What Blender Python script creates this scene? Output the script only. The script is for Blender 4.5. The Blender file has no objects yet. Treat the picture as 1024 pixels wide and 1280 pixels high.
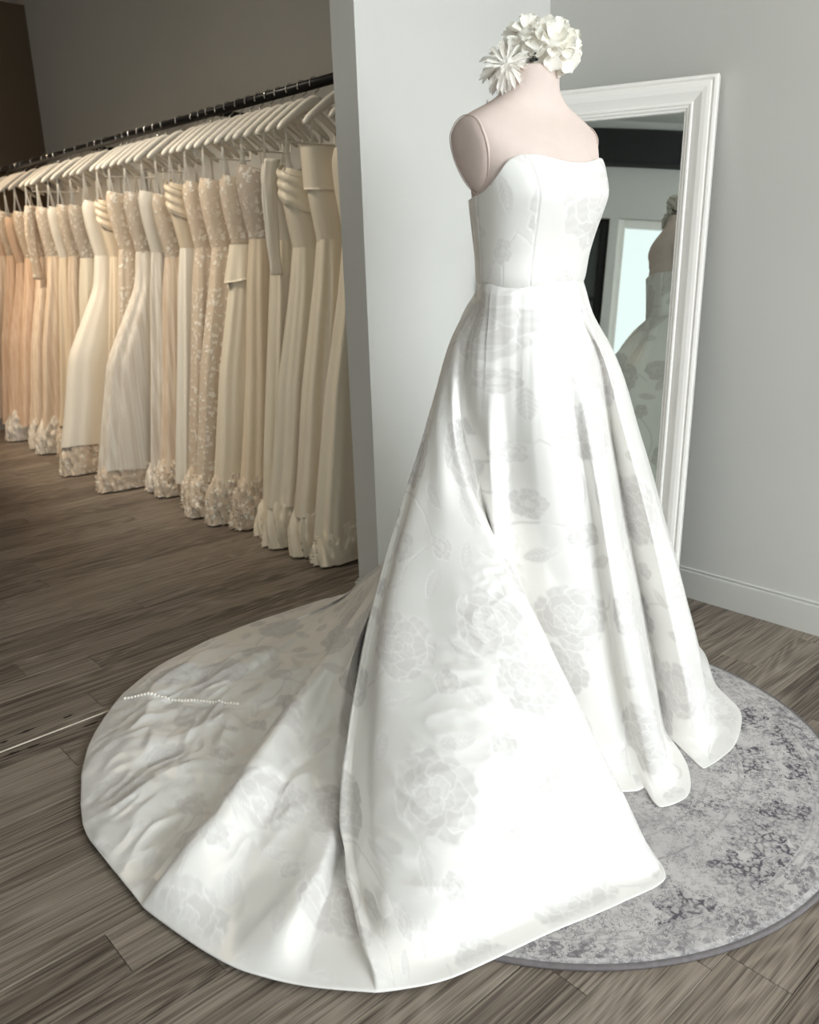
import bpy, bmesh, math, random
import numpy as np
from mathutils import Vector, Matrix
from mathutils.bvhtree import BVHTree

scene = bpy.context.scene
COL = scene.collection
PI = math.pi
random.seed(7)
RNG = np.random.default_rng(11)

# ------------------------------------------------------------------ camera
CAM_Z = 1.3
CR = Vector((0.7402108, -0.6716637, -0.0309169))
CU = Vector((0.2190914, 0.1974683, 0.9555131))
CF = Vector((0.6356783, 0.7140547, -0.2933239))
cd = bpy.data.cameras.new('camera')
cam = bpy.data.objects.new('camera', cd)
COL.objects.link(cam)
m = Matrix.Identity(4)
for i in range(3):
    m[i][0], m[i][1], m[i][2] = CR[i], CU[i], -CF[i]
m[2][3] = CAM_Z
cam.matrix_world = m
cd.sensor_fit = 'VERTICAL'
cd.sensor_height = 36.0
cd.lens = 1054.98 / 1280 * 36.0
cd.clip_start = 0.05
cd.clip_end = 60
cd.dof.use_dof = True
cd.dof.focus_distance = 2.0
cd.dof.aperture_fstop = 4.5
scene.camera = cam

# ------------------------------------------------------------------ world, light, exposure
w = bpy.data.worlds.new('world')
scene.world = w
w.use_nodes = True
wn = w.node_tree.nodes['Background']
wn.inputs[0].default_value = (0.88, 0.95, 0.95, 1)
wn.inputs[1].default_value = 1.5

def area(name, loc, target, sx, sy, power, col, spread=180):
    ld = bpy.data.lights.new(name, 'AREA')
    ld.shape = 'RECTANGLE'; ld.size = sx; ld.size_y = sy
    ld.energy = power; ld.color = col; ld.spread = math.radians(spread)
    o = bpy.data.objects.new(name, ld); COL.objects.link(o)
    o.location = loc
    d = Vector(target) - Vector(loc)
    o.rotation_euler = d.to_track_quat('-Z', 'Y').to_euler()
    return o

# daylight through the shop-front window (wall_front)
area('daylight_front', (1.05, -4.3, 2.15), (1.3, 0.4, 1.35), 3.2, 1.8, 278, (0.885, 0.95, 1.0))

scene.view_settings.view_transform = 'Standard'
scene.view_settings.look = 'None'
scene.view_settings.gamma = 1.0
scene.view_settings.use_curve_mapping = False
scene.view_settings.exposure = 0.0

# ------------------------------------------------------------------ helpers
def s2l(c):
    c = c / 255.0
    return c / 12.92 if c <= 0.04045 else ((c + 0.055) / 1.055) ** 2.4

def rgb(r, g, b):
    return (s2l(r), s2l(g), s2l(b), 1.0)

def mesh_np(name, verts, faces, smooth=True):
    """verts n x 3, faces k x 3/4 (numpy) or a list of index lists"""
    me = bpy.data.meshes.new(name)
    v = np.asarray(verts, dtype=np.float32)
    if isinstance(faces, np.ndarray):
        k, c = faces.shape
        me.vertices.add(len(v)); me.vertices.foreach_set('co', v.ravel())
        me.loops.add(k * c); me.loops.foreach_set('vertex_index', faces.astype(np.int32).ravel())
        me.polygons.add(k)
        me.polygons.foreach_set('loop_start', np.arange(0, k * c, c, dtype=np.int32))
        me.polygons.foreach_set('loop_total', np.full(k, c, dtype=np.int32))
        me.update(calc_edges=True)
    else:
        me.from_pydata([tuple(p) for p in v], [], [tuple(f) for f in faces])
        me.update()
    if smooth:
        me.polygons.foreach_set('use_smooth', np.ones(len(me.polygons), dtype=bool))
    return me

def grid_faces(n, k, wrap=False, flip=False):
    """faces of an n x k vertex grid (row-major); wrap closes the k direction"""
    i = np.arange(n - 1)[:, None]
    j = np.arange(k if wrap else k - 1)[None, :]
    j2 = (j + 1) % k
    a = i * k + j; b = i * k + j2; c = (i + 1) * k + j2; d = (i + 1) * k + j
    q = np.stack([a, b, c, d], axis=-1).reshape(-1, 4)
    return q[:, ::-1].copy() if flip else q

def link(name, me, mat=None, parent=None, loc=None):
    o = bpy.data.objects.new(name, me)
    COL.objects.link(o)
    if mat is not None and len(me.materials) == 0:
        me.materials.append(mat)
    if parent is not None:
        o.parent = parent
    if loc is not None:
        o.location = loc
    return o

def empty(name, loc=(0, 0, 0), rz=0.0):
    o = bpy.data.objects.new(name, None); COL.objects.link(o)
    o.empty_display_size = 0.1
    o.location = loc; o.rotation_euler = (0, 0, rz)
    return o

def tag(o, label, cat, group=None):
    o['label'] = label; o['category'] = cat
    if group: o['group'] = group
    return o

def struct(o):
    o['kind'] = 'structure'
    return o

def box_bm(bm, x0, x1, y0, y1, z0, z1, bevel=0.0):
    r = bmesh.ops.create_cube(bm, size=1.0)
    vs = r['verts']
    for v in vs:
        v.co = Vector(((x0 + x1) / 2 + v.co.x * (x1 - x0), (y0 + y1) / 2 + v.co.y * (y1 - y0), (z0 + z1) / 2 + v.co.z * (z1 - z0)))
    if bevel > 0:
        es = list({e for v in vs for e in v.link_edges})
        bmesh.ops.bevel(bm, geom=es, offset=bevel, segments=1, affect='EDGES', profile=0.5)

def box(name, x0, x1, y0, y1, z0, z1, mat, parent=None, bevel=0.0):
    bm = bmesh.new(); box_bm(bm, x0, x1, y0, y1, z0, z1, bevel)
    me = bpy.data.meshes.new(name); bm.to_mesh(me); bm.free()
    return link(name, me, mat, parent)

def tube_mesh(name, pts, rad, n=8, cap=True):
    pts = np.asarray(pts, float); k = len(pts)
    rad = np.broadcast_to(np.asarray(rad, float), (k,))
    tan = np.gradient(pts, axis=0); tan /= np.linalg.norm(tan, axis=1)[:, None] + 1e-12
    ref = np.array([0, 0, 1.0]) if abs(tan[0][2]) < 0.9 else np.array([1.0, 0, 0])
    u = np.cross(tan[0], ref); u /= np.linalg.norm(u)
    V = []
    for i in range(k):
        u = u - tan[i] * (u @ tan[i]); u /= np.linalg.norm(u)
        b = np.cross(tan[i], u)
        a = np.arange(n) / n * 2 * PI
        V.append(pts[i] + rad[i] * (np.cos(a)[:, None] * u + np.sin(a)[:, None] * b))
    V = np.concatenate(V)
    F = grid_faces(k, n, wrap=True).tolist()
    if cap:
        F.append(list(range(n))[::-1]); F.append(list(range((k - 1) * n, k * n)))
    return mesh_np(name, V, F)

def catmull(P, n):
    """n points at even arc length on a centripetal-like Catmull-Rom curve through P (m x 3)"""
    P = np.asarray(P, float)
    Q = np.vstack([2 * P[0] - P[1], P, 2 * P[-1] - P[-2]])
    d = np.sqrt(np.linalg.norm(np.diff(Q, axis=0), axis=1)) + 1e-9
    t = np.concatenate([[0], np.cumsum(d)])
    out = []
    for i in range(1, len(Q) - 2):
        tt = np.linspace(t[i], t[i + 1], 24, endpoint=False)[:, None]
        A1 = (t[i] - tt) / (t[i] - t[i - 1]) * Q[i - 1] + (tt - t[i - 1]) / (t[i] - t[i - 1]) * Q[i]
        A2 = (t[i + 1] - tt) / (t[i + 1] - t[i]) * Q[i] + (tt - t[i]) / (t[i + 1] - t[i]) * Q[i + 1]
        A3 = (t[i + 2] - tt) / (t[i + 2] - t[i + 1]) * Q[i + 1] + (tt - t[i + 1]) / (t[i + 2] - t[i + 1]) * Q[i + 2]
        B1 = (t[i + 1] - tt) / (t[i + 1] - t[i - 1]) * A1 + (tt - t[i - 1]) / (t[i + 1] - t[i - 1]) * A2
        B2 = (t[i + 2] - tt) / (t[i + 2] - t[i]) * A2 + (tt - t[i]) / (t[i + 2] - t[i]) * A3
        out.append((t[i + 1] - tt) / (t[i + 1] - t[i]) * B1 + (tt - t[i]) / (t[i + 1] - t[i]) * B2)
    out = np.vstack(out + [P[-1:]])
    L = np.concatenate([[0], np.cumsum(np.linalg.norm(np.diff(out, axis=0), axis=1))])
    s = np.linspace(0, L[-1], n)
    return np.stack([np.interp(s, L, out[:, k]) for k in range(3)], axis=1), L[-1]

def smoothstep(a, b, x):
    t = np.clip((x - a) / (b - a), 0, 1)
    return t * t * (3 - 2 * t)

_perm = np.random.default_rng(5).permutation(256)
_perm = np.concatenate([_perm, _perm])
_ga = np.random.default_rng(6).uniform(0, 2 * PI, 256)
def perlin(x, y):
    xi = np.floor(x).astype(int); yi = np.floor(y).astype(int)
    xf = x - xi; yf = y - yi
    u = xf ** 3 * (xf * (xf * 6 - 15) + 10); v = yf ** 3 * (yf * (yf * 6 - 15) + 10)
    def g(ix, iy, dx, dy):
        a = _ga[_perm[_perm[ix % 256] + iy % 256]]
        return np.cos(a) * dx + np.sin(a) * dy
    n00 = g(xi, yi, xf, yf); n10 = g(xi + 1, yi, xf - 1, yf)
    n01 = g(xi, yi + 1, xf, yf - 1); n11 = g(xi + 1, yi + 1, xf - 1, yf - 1)
    return (n00 * (1 - u) + n10 * u) * (1 - v) + (n01 * (1 - u) + n11 * u) * v

# ------------------------------------------------------------------ materials
class NT:
    def __init__(self, name):
        self.m = bpy.data.materials.new(name); self.m.use_nodes = True
        self.t = self.m.node_tree; self.b = self.t.nodes['Principled BSDF']
    def n(self, kind, **kw):
        nd = self.t.nodes.new(kind)
        for k, v in kw.items():
            if k.startswith('i_'):
                key = k[2:]
                key = int(key) if key.isdigit() else key.replace('_', ' ')
                nd.inputs[key].default_value = v
            else:
                setattr(nd, k, v)
        return nd
    def l(self, a, b):
        self.t.links.new(a, b)
    def math(self, op, a, b=None, c=None, clamp=False):
        nd = self.t.nodes.new('ShaderNodeMath'); nd.operation = op; nd.use_clamp = clamp
        for i, x in enumerate((a, b, c)):
            if x is None: continue
            if isinstance(x, (int, float)): nd.inputs[i].default_value = x
            else: self.l(x, nd.inputs[i])
        return nd.outputs[0]
    def ramp(self, fac, stops, interp='LINEAR'):
        nd = self.t.nodes.new('ShaderNodeValToRGB'); nd.color_ramp.interpolation = interp
        e = nd.color_ramp.elements
        while len(e) < len(stops): e.new(0.5)
        for el, (p, c) in zip(e, stops):
            el.position = p; el.color = c if len(c) == 4 else (*c, 1)
        self.l(fac, nd.inputs[0])
        return nd.outputs[0]
    def mix(self, fac, a, b, blend='MIX'):
        nd = self.t.nodes.new('ShaderNodeMix'); nd.data_type = 'RGBA'; nd.blend_type = blend
        for i, x in ((0, fac), (6, a), (7, b)):
            if isinstance(x, (int, float)): nd.inputs[i].default_value = x
            elif isinstance(x, tuple): nd.inputs[i].default_value = x
            else: self.l(x, nd.inputs[i])
        return nd.outputs[2]
    def bump(self, h, strength=0.3, dist=0.01):
        nd = self.t.nodes.new('ShaderNodeBump'); nd.inputs['Strength'].default_value = strength
        nd.inputs['Distance'].default_value = dist
        self.l(h, nd.inputs['Height']); self.l(nd.outputs[0], self.b.inputs['Normal'])
    def noise(self, vec, scale, detail=4, rough=0.55, dist=0.0):
        nd = self.n('ShaderNodeTexNoise'); nd.inputs['Scale'].default_value = scale
        nd.inputs['Detail'].default_value = detail; nd.inputs['Roughness'].default_value = rough
        nd.inputs['Distortion'].default_value = dist
        if vec is not None: self.l(vec, nd.inputs['Vector'])
        return nd.outputs['Fac']
    def coord(self, kind='Object'):
        return self.n('ShaderNodeTexCoord').outputs[kind]
    def mapping(self, vec, scale=(1, 1, 1), loc=(0, 0, 0)):
        nd = self.n('ShaderNodeMapping'); nd.inputs['Scale'].default_value = scale; nd.inputs['Location'].default_value = loc
        self.l(vec, nd.inputs['Vector']); return nd.outputs[0]
    def setp(self, **kw):
        for k, v in kw.items():
            self.b.inputs[k.replace('_', ' ')].default_value = v

def plain(name, col, rough=0.5, metal=0.0, spec=0.5, var=0.06, scale=8.0, bump=0.0):
    t = NT(name)
    c = t.coord()
    n = t.noise(c, scale, 4)
    dark = tuple(x * (1 - var) for x in col[:3]) + (1,)
    lite = tuple(min(1, x * (1 + var)) for x in col[:3]) + (1,)
    t.l(t.ramp(n, [(0.3, dark), (0.7, lite)]), t.b.inputs['Base Color'])
    t.setp(Roughness=rough, Metallic=metal, Specular_IOR_Level=spec)
    if bump: t.bump(t.noise(c, scale * 12, 3), bump, 0.003)
    return t.m

M_WALL = plain('painted_wall', rgb(207, 206, 201), 0.75, spec=0.3, var=0.02, scale=2.0, bump=0.08)
M_CEIL = plain('ceiling_paint', rgb(225, 225, 220), 0.8, spec=0.2, var=0.02, scale=2.0)
M_BASE = plain('baseboard_paint', rgb(207, 206, 201), 0.6, var=0.02, scale=3.0)
M_BLACK = plain('black_metal', rgb(26, 25, 25), 0.35, metal=0.6, var=0.1)
M_BLACKP = plain('black_paint', rgb(16, 17, 18), 0.6, var=0.1)
M_CHROME = plain('chrome', rgb(225, 222, 215), 0.15, metal=1.0, var=0.02)
M_HANGER = plain('white_hanger', rgb(240, 234, 222), 0.35, var=0.02)
M_FRAME = plain('white_lacquer', rgb(238, 235, 230), 0.38, var=0.02, scale=4)
M_FORM = plain('form_jersey', rgb(217, 200, 192), 0.9, spec=0.15, var=0.02, scale=30, bump=0.15)
M_FORMS = plain('form_jersey_seam', rgb(212, 194, 186), 0.9, spec=0.15, var=0.02, scale=30, bump=0.15)
def petal_mat(name, a, b):
    t = NT(name); n = t.noise(t.coord(), 45.0, 3)
    col = t.ramp(n, [(0.3, a), (0.7, b)])
    t.l(col, t.b.inputs['Base Color']); t.setp(Roughness=0.65, Specular_IOR_Level=0.2)
    tr = t.n('ShaderNodeBsdfTranslucent'); t.l(col, tr.inputs['Color'])
    mx = t.n('ShaderNodeMixShader'); mx.inputs[0].default_value = 0.3
    t.l(t.b.outputs[0], mx.inputs[1]); t.l(tr.outputs[0], mx.inputs[2])
    t.l(mx.outputs[0], t.t.nodes['Material Output'].inputs['Surface'])
    return t.m
M_PETAL = petal_mat('ivory_petal', rgb(255, 250, 238), rgb(255, 254, 248))
M_PETALW = petal_mat('white_petal', rgb(252, 248, 238), rgb(255, 253, 248))
M_PETALB = petal_mat('bone_petal', rgb(255, 250, 243), rgb(255, 254, 250))
M_STEM = plain('dark_wire', rgb(22, 24, 20), 0.5, var=0.2)
M_PEARL = plain('pearl_button', rgb(244, 238, 228), 0.2, spec=0.7, var=0.02)
M_WOODSTAND = plain('stand_steel', rgb(150, 148, 145), 0.3, metal=0.9, var=0.05)

def mat_mirror():
    t = NT('mirror_silver'); t.setp(Metallic=1.0, Roughness=0.012)
    n = t.noise(t.coord(), 3.0, 2)
    t.l(t.ramp(n, [(0.3, (0.66, 0.71, 0.68)), (0.7, (0.67, 0.72, 0.69))]), t.b.inputs['Base Color'])
    return t.m
M_MIRROR = mat_mirror()

def mat_glass():
    t = NT('window_glass'); t.setp(Roughness=0.02, Transmission_Weight=1.0, IOR=1.05)
    n = t.noise(t.coord(), 2.0, 2)
    t.l(t.ramp(n, [(0.3, (0.95, 0.97, 0.97)), (0.7, (0.97, 0.99, 0.99))]), t.b.inputs['Base Color'])
    return t.m
M_GLASS = mat_glass()

def mat_wood(planks=False):
    t = NT('wood_plank' if planks else 'wood_floor')
    co = t.coord()
    info = t.n('ShaderNodeObjectInfo')
    rnd = info.outputs['Random']
    off = t.n('ShaderNodeCombineXYZ')
    t.l(t.math('MULTIPLY', rnd, 37.0), off.inputs[0]); t.l(t.math('MULTIPLY', rnd, 19.0), off.inputs[1]); t.l(t.math('MULTIPLY', rnd, 11.0), off.inputs[2])
    add = t.n('ShaderNodeVectorMath', operation='ADD'); t.l(co, add.inputs[0]); t.l(off.outputs[0], add.inputs[1])
    v = add.outputs[0]
    # cathedral grain: contour lines of a field stretched along the plank
    field = t.noise(t.mapping(v, (0.8, 7.5, 1)), 1.0, 1.5, 0.4, 0.0)
    rings = t.math('FRACT', t.math('MULTIPLY', t.math('ADD', field, t.math('MULTIPLY', t.noise(t.mapping(v, (3.0, 60.0, 1)), 1.0, 2), 0.05)), 20.0))
    tri = t.math('ABSOLUTE', t.math('SUBTRACT', rings, 0.5))
    line = t.math('POWER', t.math('MULTIPLY', tri, 2.0), 1.6)
    fine = t.noise(t.mapping(v, (2.2, 230.0, 1)), 1.0, 4, 0.68)
    streak = t.noise(t.mapping(v, (1.6, 46.0, 1)), 1.0, 4, 0.6)
    f = t.math('ADD', t.math('MULTIPLY', line, 0.13), t.math('ADD', t.math('MULTIPLY', fine, 0.86), t.math('MULTIPLY', streak, 0.20)))
    f = t.math('ADD', f, t.math('MULTIPLY', t.math('SUBTRACT', rnd, 0.5), 0.12))
    col = t.ramp(f, [(0.40, rgb(54, 45, 39)), (0.50, rgb(100, 89, 79)), (0.60, rgb(128, 117, 105)), (0.76, rgb(152, 141, 128))])
    t.l(col, t.b.inputs['Base Color'])
    t.l(t.ramp(f, [(0.3, (0.55,) * 3), (0.8, (0.40,) * 3)]), t.b.inputs['Roughness'])
    t.setp(Specular_IOR_Level=0.4)
    t.bump(f, 0.25, 0.002)
    return t.m
M_PLANK = mat_wood(True)
M_FLOOR = mat_wood(False)

def mat_rug():
    t = NT('vintage_rug')
    co = t.coord()
    sep = t.n('ShaderNodeSeparateXYZ'); t.l(co, sep.inputs[0])
    x, y = sep.outputs[0], sep.outputs[1]
    r = t.math('SQRT', t.math('ADD', t.math('MULTIPLY', x, x), t.math('MULTIPLY', y, y)))
    ang = t.math('ARCTAN2', y, x)
    wob = t.noise(co, 9.0, 3)
    rw = t.math('ADD', r, t.math('MULTIPLY', t.math('SUBTRACT', wob, 0.5), 0.03))
    def ring(rad, width, rr=None):
        d = t.math('ABSOLUTE', t.math('SUBTRACT', rr if rr is not None else r, rad))
        return t.math('SUBTRACT', 1.0, t.math('DIVIDE', d, width), clamp=True)
    def band(r0, r1):
        return t.math('MULTIPLY', t.math('GREATER_THAN', r, r0), t.math('LESS_THAN', r, r1))
    # floral blotches: voronoi flowers with a lobed outline
    def blooms(scale, lobes, size, rand=0.7, arms=True):
        vo = t.n('ShaderNodeTexVoronoi'); vo.inputs['Scale'].default_value = scale; vo.inputs['Randomness'].default_value = rand
        vo.voronoi_dimensions = '2D'
        warp = t.n('ShaderNodeTexNoise'); warp.inputs['Scale'].default_value = scale * 2.2; t.l(co, warp.inputs['Vector'])
        wv = t.n('ShaderNodeVectorMath', operation='MULTIPLY_ADD'); t.l(warp.outputs['Color'], wv.inputs[0]); wv.inputs[1].default_value = (0.045 / scale,) * 3; t.l(co, wv.inputs[2])
        t.l(wv.outputs[0], vo.inputs['Vector'])
        sub = t.n('ShaderNodeVectorMath', operation='SUBTRACT'); t.l(wv.outputs[0], sub.inputs[0]); 
        t.l(vo.outputs['Position'], sub.inputs[1])
        sp = t.n('ShaderNodeSeparateXYZ'); t.l(sub.outputs[0], sp.inputs[0])
        a = t.math('ARCTAN2', sp.outputs[1], sp.outputs[0])
        rr = vo.outputs['Distance']
        lob = t.math('ADD', 0.72, t.math('MULTIPLY', t.math('COSINE', t.math('MULTIPLY', a, float(lobes))), 0.28))
        q = t.math('DIVIDE', rr, t.math('MULTIPLY', lob, size))
        inside = t.math('LESS_THAN', q, 1.0)
        lines = t.math('GREATER_THAN', t.math('SINE', t.math('MULTIPLY', q, 14.0)), -0.2)
        return t.math('MULTIPLY', inside, lines)
    def blobs(scale, lobes, size):
        vo = t.n('ShaderNodeTexVoronoi'); vo.inputs['Scale'].default_value = scale; vo.inputs['Randomness'].default_value = 0.6; vo.voronoi_dimensions = '2D'
        t.l(co, vo.inputs['Vector'])
        sub = t.n('ShaderNodeVectorMath', operation='SUBTRACT'); t.l(co, sub.inputs[0]); t.l(vo.outputs['Position'], sub.inputs[1])
        sp = t.n('ShaderNodeSeparateXYZ'); t.l(sub.outputs[0], sp.inputs[0])
        a = t.math('ARCTAN2', sp.outputs[1], sp.outputs[0])
        lob = t.math('ADD', 0.8, t.math('MULTIPLY', t.math('COSINE', t.math('MULTIPLY', a, float(lobes))), 0.2))
        lob = t.math('ADD', lob, t.math('MULTIPLY', t.math('SUBTRACT', t.noise(co, 30.0, 3), 0.5), 0.7))
        return t.math('LESS_THAN', t.math('DIVIDE', vo.outputs['Distance'], lob), size)
    small = blooms(17.0, 5, 0.52, 0.95)
    tiny = blooms(36.0, 4, 0.6, 1.0)
    cell = t.n('ShaderNodeTexVoronoi'); cell.feature = 'DISTANCE_TO_EDGE'; cell.inputs['Scale'].default_value = 62.0; t.l(co, cell.inputs['Vector'])
    lacy = t.ramp(cell.outputs['Distance'], [(0.08, (1,) * 3), (0.22, (0.25,) * 3)])
    big = t.math('MULTIPLY', blobs(6.5, 7, 0.50), lacy)
    border = t.math('GREATER_THAN', t.math('SINE', t.math('ADD', t.math('MULTIPLY', ang, 84.0), t.math('MULTIPLY', t.math('SINE', t.math('MULTIPLY', r, 160.0)), 1.4))), 0.05)
    mask = t.math('MULTIPLY', small, 0.8)
    mask = t.math('MAXIMUM', mask, t.math('MULTIPLY', big, t.math('MULTIPLY', band(0.50, 0.655), 1.3)))
    mask = t.math('MAXIMUM', mask, t.math('MULTIPLY', big, t.math('MULTIPLY', band(0.0, 0.40), 0.6)))
    mask = t.math('MAXIMUM', mask, t.math('MULTIPLY', tiny, 0.75))
    mask = t.math('MAXIMUM', mask, t.math('MULTIPLY', border, t.math('MULTIPLY', band(0.685, 0.722), 0.8)))
    mask = t.math('MAXIMUM', mask, t.math('MULTIPLY', small, t.math('MULTIPLY', band(0.425, 0.475), 0.9)))
    rings = ring(0.735, 0.010)
    for rad, wd, s in ((0.678, 0.005, 0.9), (0.660, 0.004, 0.8), (0.487, 0.005, 0.9), (0.415, 0.005, 0.8), (0.25, 0.005, 0.6)):
        rings = t.math('MAXIMUM', rings, t.math('MULTIPLY', ring(rad, wd, None), s))
    # worn, distressed pile
    wear = t.ramp(t.noise(co, 5.0, 6, 0.7), [(0.36, (0.3,) * 3), (0.56, (1,) * 3)])
    speck = t.ramp(t.noise(co, 85.0, 3, 0.7), [(0.38, (0.25,) * 3), (0.56, (1,) * 3)])
    mk = t.math('MULTIPLY', mask, t.math('MULTIPLY', wear, speck))
    mk = t.math('MAXIMUM', mk, t.math('MULTIPLY', rings, t.math('MULTIPLY', speck, 0.6)))
    ground = t.ramp(t.noise(co, 6.0, 5, 0.6), [(0.3, rgb(184, 180, 179)), (0.55, rgb(203, 199, 197)), (0.75, rgb(213, 208, 205))])
    ground = t.mix(t.math('MULTIPLY', t.noise(co, 150.0, 2), 0.35), ground, rgb(150, 146, 146))
    col = t.mix(mk, ground, rgb(94, 91, 97))
    t.l(col, t.b.inputs['Base Color'])
    t.setp(Roughness=0.95, Specular_IOR_Level=0.1)
    t.bump(t.math('ADD', t.noise(co, 420.0, 2), t.math('MULTIPLY', mk, -0.4)), 0.4, 0.003)
    return t.m
M_RUG = mat_rug()
M_RUGB = plain('rug_binding', rgb(118, 113, 114), 0.9, spec=0.1, var=0.12, scale=60, bump=0.4)

def mat_damask():
    """white satin with the woven flowers held in the mesh attribute 'motif'"""
    t = NT('damask_satin')
    at = t.n('ShaderNodeAttribute', attribute_name='motif')
    mo = at.outputs['Fac']
    co = t.coord()
    weave = t.noise(t.mapping(co, (1, 1, 1)), 900.0, 2)
    ground = rgb(245, 243, 239)
    col = t.mix(mo, ground, rgb(215, 211, 208))
    t.l(col, t.b.inputs['Base Color'])
    t.l(t.ramp(mo, [(0.0, (0.36,) * 3), (0.6, (0.62,) * 3)]), t.b.inputs['Roughness'])
    t.l(t.ramp(mo, [(0.0, (0.24,) * 3), (0.5, (0.0,) * 3)]), t.b.inputs['Metallic'])
    t.setp(Specular_IOR_Level=0.45)
    t.b.inputs['Sheen Weight'].default_value = 0.15
    t.b.inputs['Sheen Roughness'].default_value = 0.4
    t.bump(t.math('ADD', t.math('MULTIPLY', mo, 1.0), t.math('MULTIPLY', weave, 0.15)), 0.35, 0.0012)
    return t.m
M_DAMASK = mat_damask()

def mat_gown(name, a, b, kind):
    """rack gown fabrics; kind satin, tulle or lace"""
    t = NT(name); co = t.coord()
    info = t.n('ShaderNodeObjectInfo')
    n = t.noise(co, 3.0, 3)
    base = t.mix(n, a, b)
    if kind == 'satin':
        t.l(base, t.b.inputs['Base Color']); t.setp(Roughness=0.42, Specular_IOR_Level=0.35)
        t.bump(t.noise(t.mapping(co, (6, 6, 1.2)), 3.0, 3), 0.25, 0.01)
    elif kind == 'tulle':
        fold = t.noise(t.mapping(co, (60, 60, 1.5)), 1.0, 3)
        t.l(t.mix(t.ramp(fold, [(0.35, (0,) * 3), (0.65, (1,) * 3)]), a, b), t.b.inputs['Base Color'])
        t.setp(Roughness=0.9, Specular_IOR_Level=0.1); t.bump(fold, 0.3, 0.006)
    else:
        warp = t.n('ShaderNodeTexNoise'); warp.inputs['Scale'].default_value = 20; t.l(co, warp.inputs['Vector'])
        wv = t.n('ShaderNodeVectorMath', operation='MULTIPLY_ADD'); t.l(warp.outputs['Color'], wv.inputs[0]); wv.inputs[1].default_value = (0.03,) * 3; t.l(co, wv.inputs[2])
        vo = t.n('ShaderNodeTexVoronoi'); vo.inputs['Scale'].default_value = 40; vo.feature = 'SMOOTH_F1'; t.l(wv.outputs[0], vo.inputs['Vector'])
        v2 = t.n('ShaderNodeTexVoronoi'); v2.inputs['Scale'].default_value = 110; t.l(wv.outputs[0], v2.inputs['Vector'])
        mk = t.ramp(t.math('ADD', vo.outputs['Distance'], t.math('MULTIPLY', v2.outputs['Distance'], 0.35)), [(0.44, (1,) * 3), (0.54, (0,) * 3)])
        zone = t.ramp(t.noise(co, 7.0, 2), [(0.38, (0.1,) * 3), (0.5, (1,) * 3)])
        mk = t.math('MULTIPLY', mk, zone)
        t.l(t.mix(mk, a, b), t.b.inputs['Base Color']); t.setp(Roughness=0.85, Specular_IOR_Level=0.15)
        t.bump(mk, 0.6, 0.004)
    return t.m
G_IVORY = mat_gown('ivory_satin', rgb(234, 222, 200), rgb(240, 230, 210), 'satin')
G_WHITE = mat_gown('soft_white_satin', rgb(240, 232, 216), rgb(244, 238, 226), 'satin')
G_CREAM = mat_gown('cream_crepe', rgb(230, 212, 186), rgb(236, 222, 198), 'satin')
G_TULLE = mat_gown('white_tulle', rgb(222, 212, 198), rgb(244, 238, 228), 'tulle')
G_CHAMP = mat_gown('champagne_tulle', rgb(220, 198, 174), rgb(238, 222, 202), 'tulle')
G_BLUSH = mat_gown('blush_tulle', rgb(222, 190, 162), rgb(238, 212, 188), 'tulle')
G_LACE = mat_gown('champagne_lace', rgb(214, 197, 176), rgb(246, 239, 226), 'lace')
G_LACEI = mat_gown('ivory_lace', rgb(216, 200, 180), rgb(246, 240, 228), 'lace')
G_BEAD = mat_gown('beaded_lace', rgb(202, 188, 172), rgb(240, 234, 224), 'lace')
M_DARKWALL = plain('wall_back_brown', rgb(92, 78, 62), 0.7, spec=0.2, var=0.03, scale=2.0)  # darker and browner than the other walls, on wall_back alone
M_RIBBON = plain('satin_ribbon', rgb(244, 238, 226), 0.4, var=0.02)
# ------------------------------------------------------------------ room shell
XR, XL, YF, YB, ZC = 2.796, -1.25, -4.4, 7.42, 3.22
SX, SY0, SY1 = 1.852, 2.261, 2.381      # the short partition wall between gowns and mirror

# floor: a slab, and single planks wherever the camera can pick them apart
PW, GAP = 0.127, 0.0012
slab = struct(box('floor', XL - 0.1, XR + 0.1, YF - 0.1, YB + 0.1, -0.06, -0.008, M_FLOOR))
def plank_mesh(L):
    bm = bmesh.new(); box_bm(bm, 0, L - GAP, 0, PW - GAP, -0.008, 0.0, 0.0007)
    me = bpy.data.meshes.new('plank'); bm.to_mesh(me); bm.free(); me.materials.append(M_PLANK)
    return me
_pm = {}
def plank(x0, x1, row_y):
    x0, x1 = round(x0, 3), round(x1, 3)
    if x1 - x0 < 0.02: return
    L = round(x1 - x0, 3)
    if L not in _pm: _pm[L] = plank_mesh(L)
    o = bpy.data.objects.new('plank', _pm[L]); COL.objects.link(o)
    o.parent = slab; o.location = (x0, row_y, 0)
row0 = 0.452 - 0.127 * 5      # joints measured at y = 0.452, 0.579, ...
PLEN = 1.22
k = 0
known = {8: 0.357, 12: 0.443, 5: 1.29}
rr = random.Random(3)
y = row0
while y < YB:
    start = known.get(k, rr.uniform(0, PLEN))
    x = start - PLEN * math.ceil((start + 0.3) / PLEN)
    xmin = -0.28 if y < 4.5 else 0.2
    while x < XR:
        a, b = max(x, xmin), min(x + PLEN, XR)
        if b > a: plank(a, b, y)
        x += PLEN
    y += PW; k += 1
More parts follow.
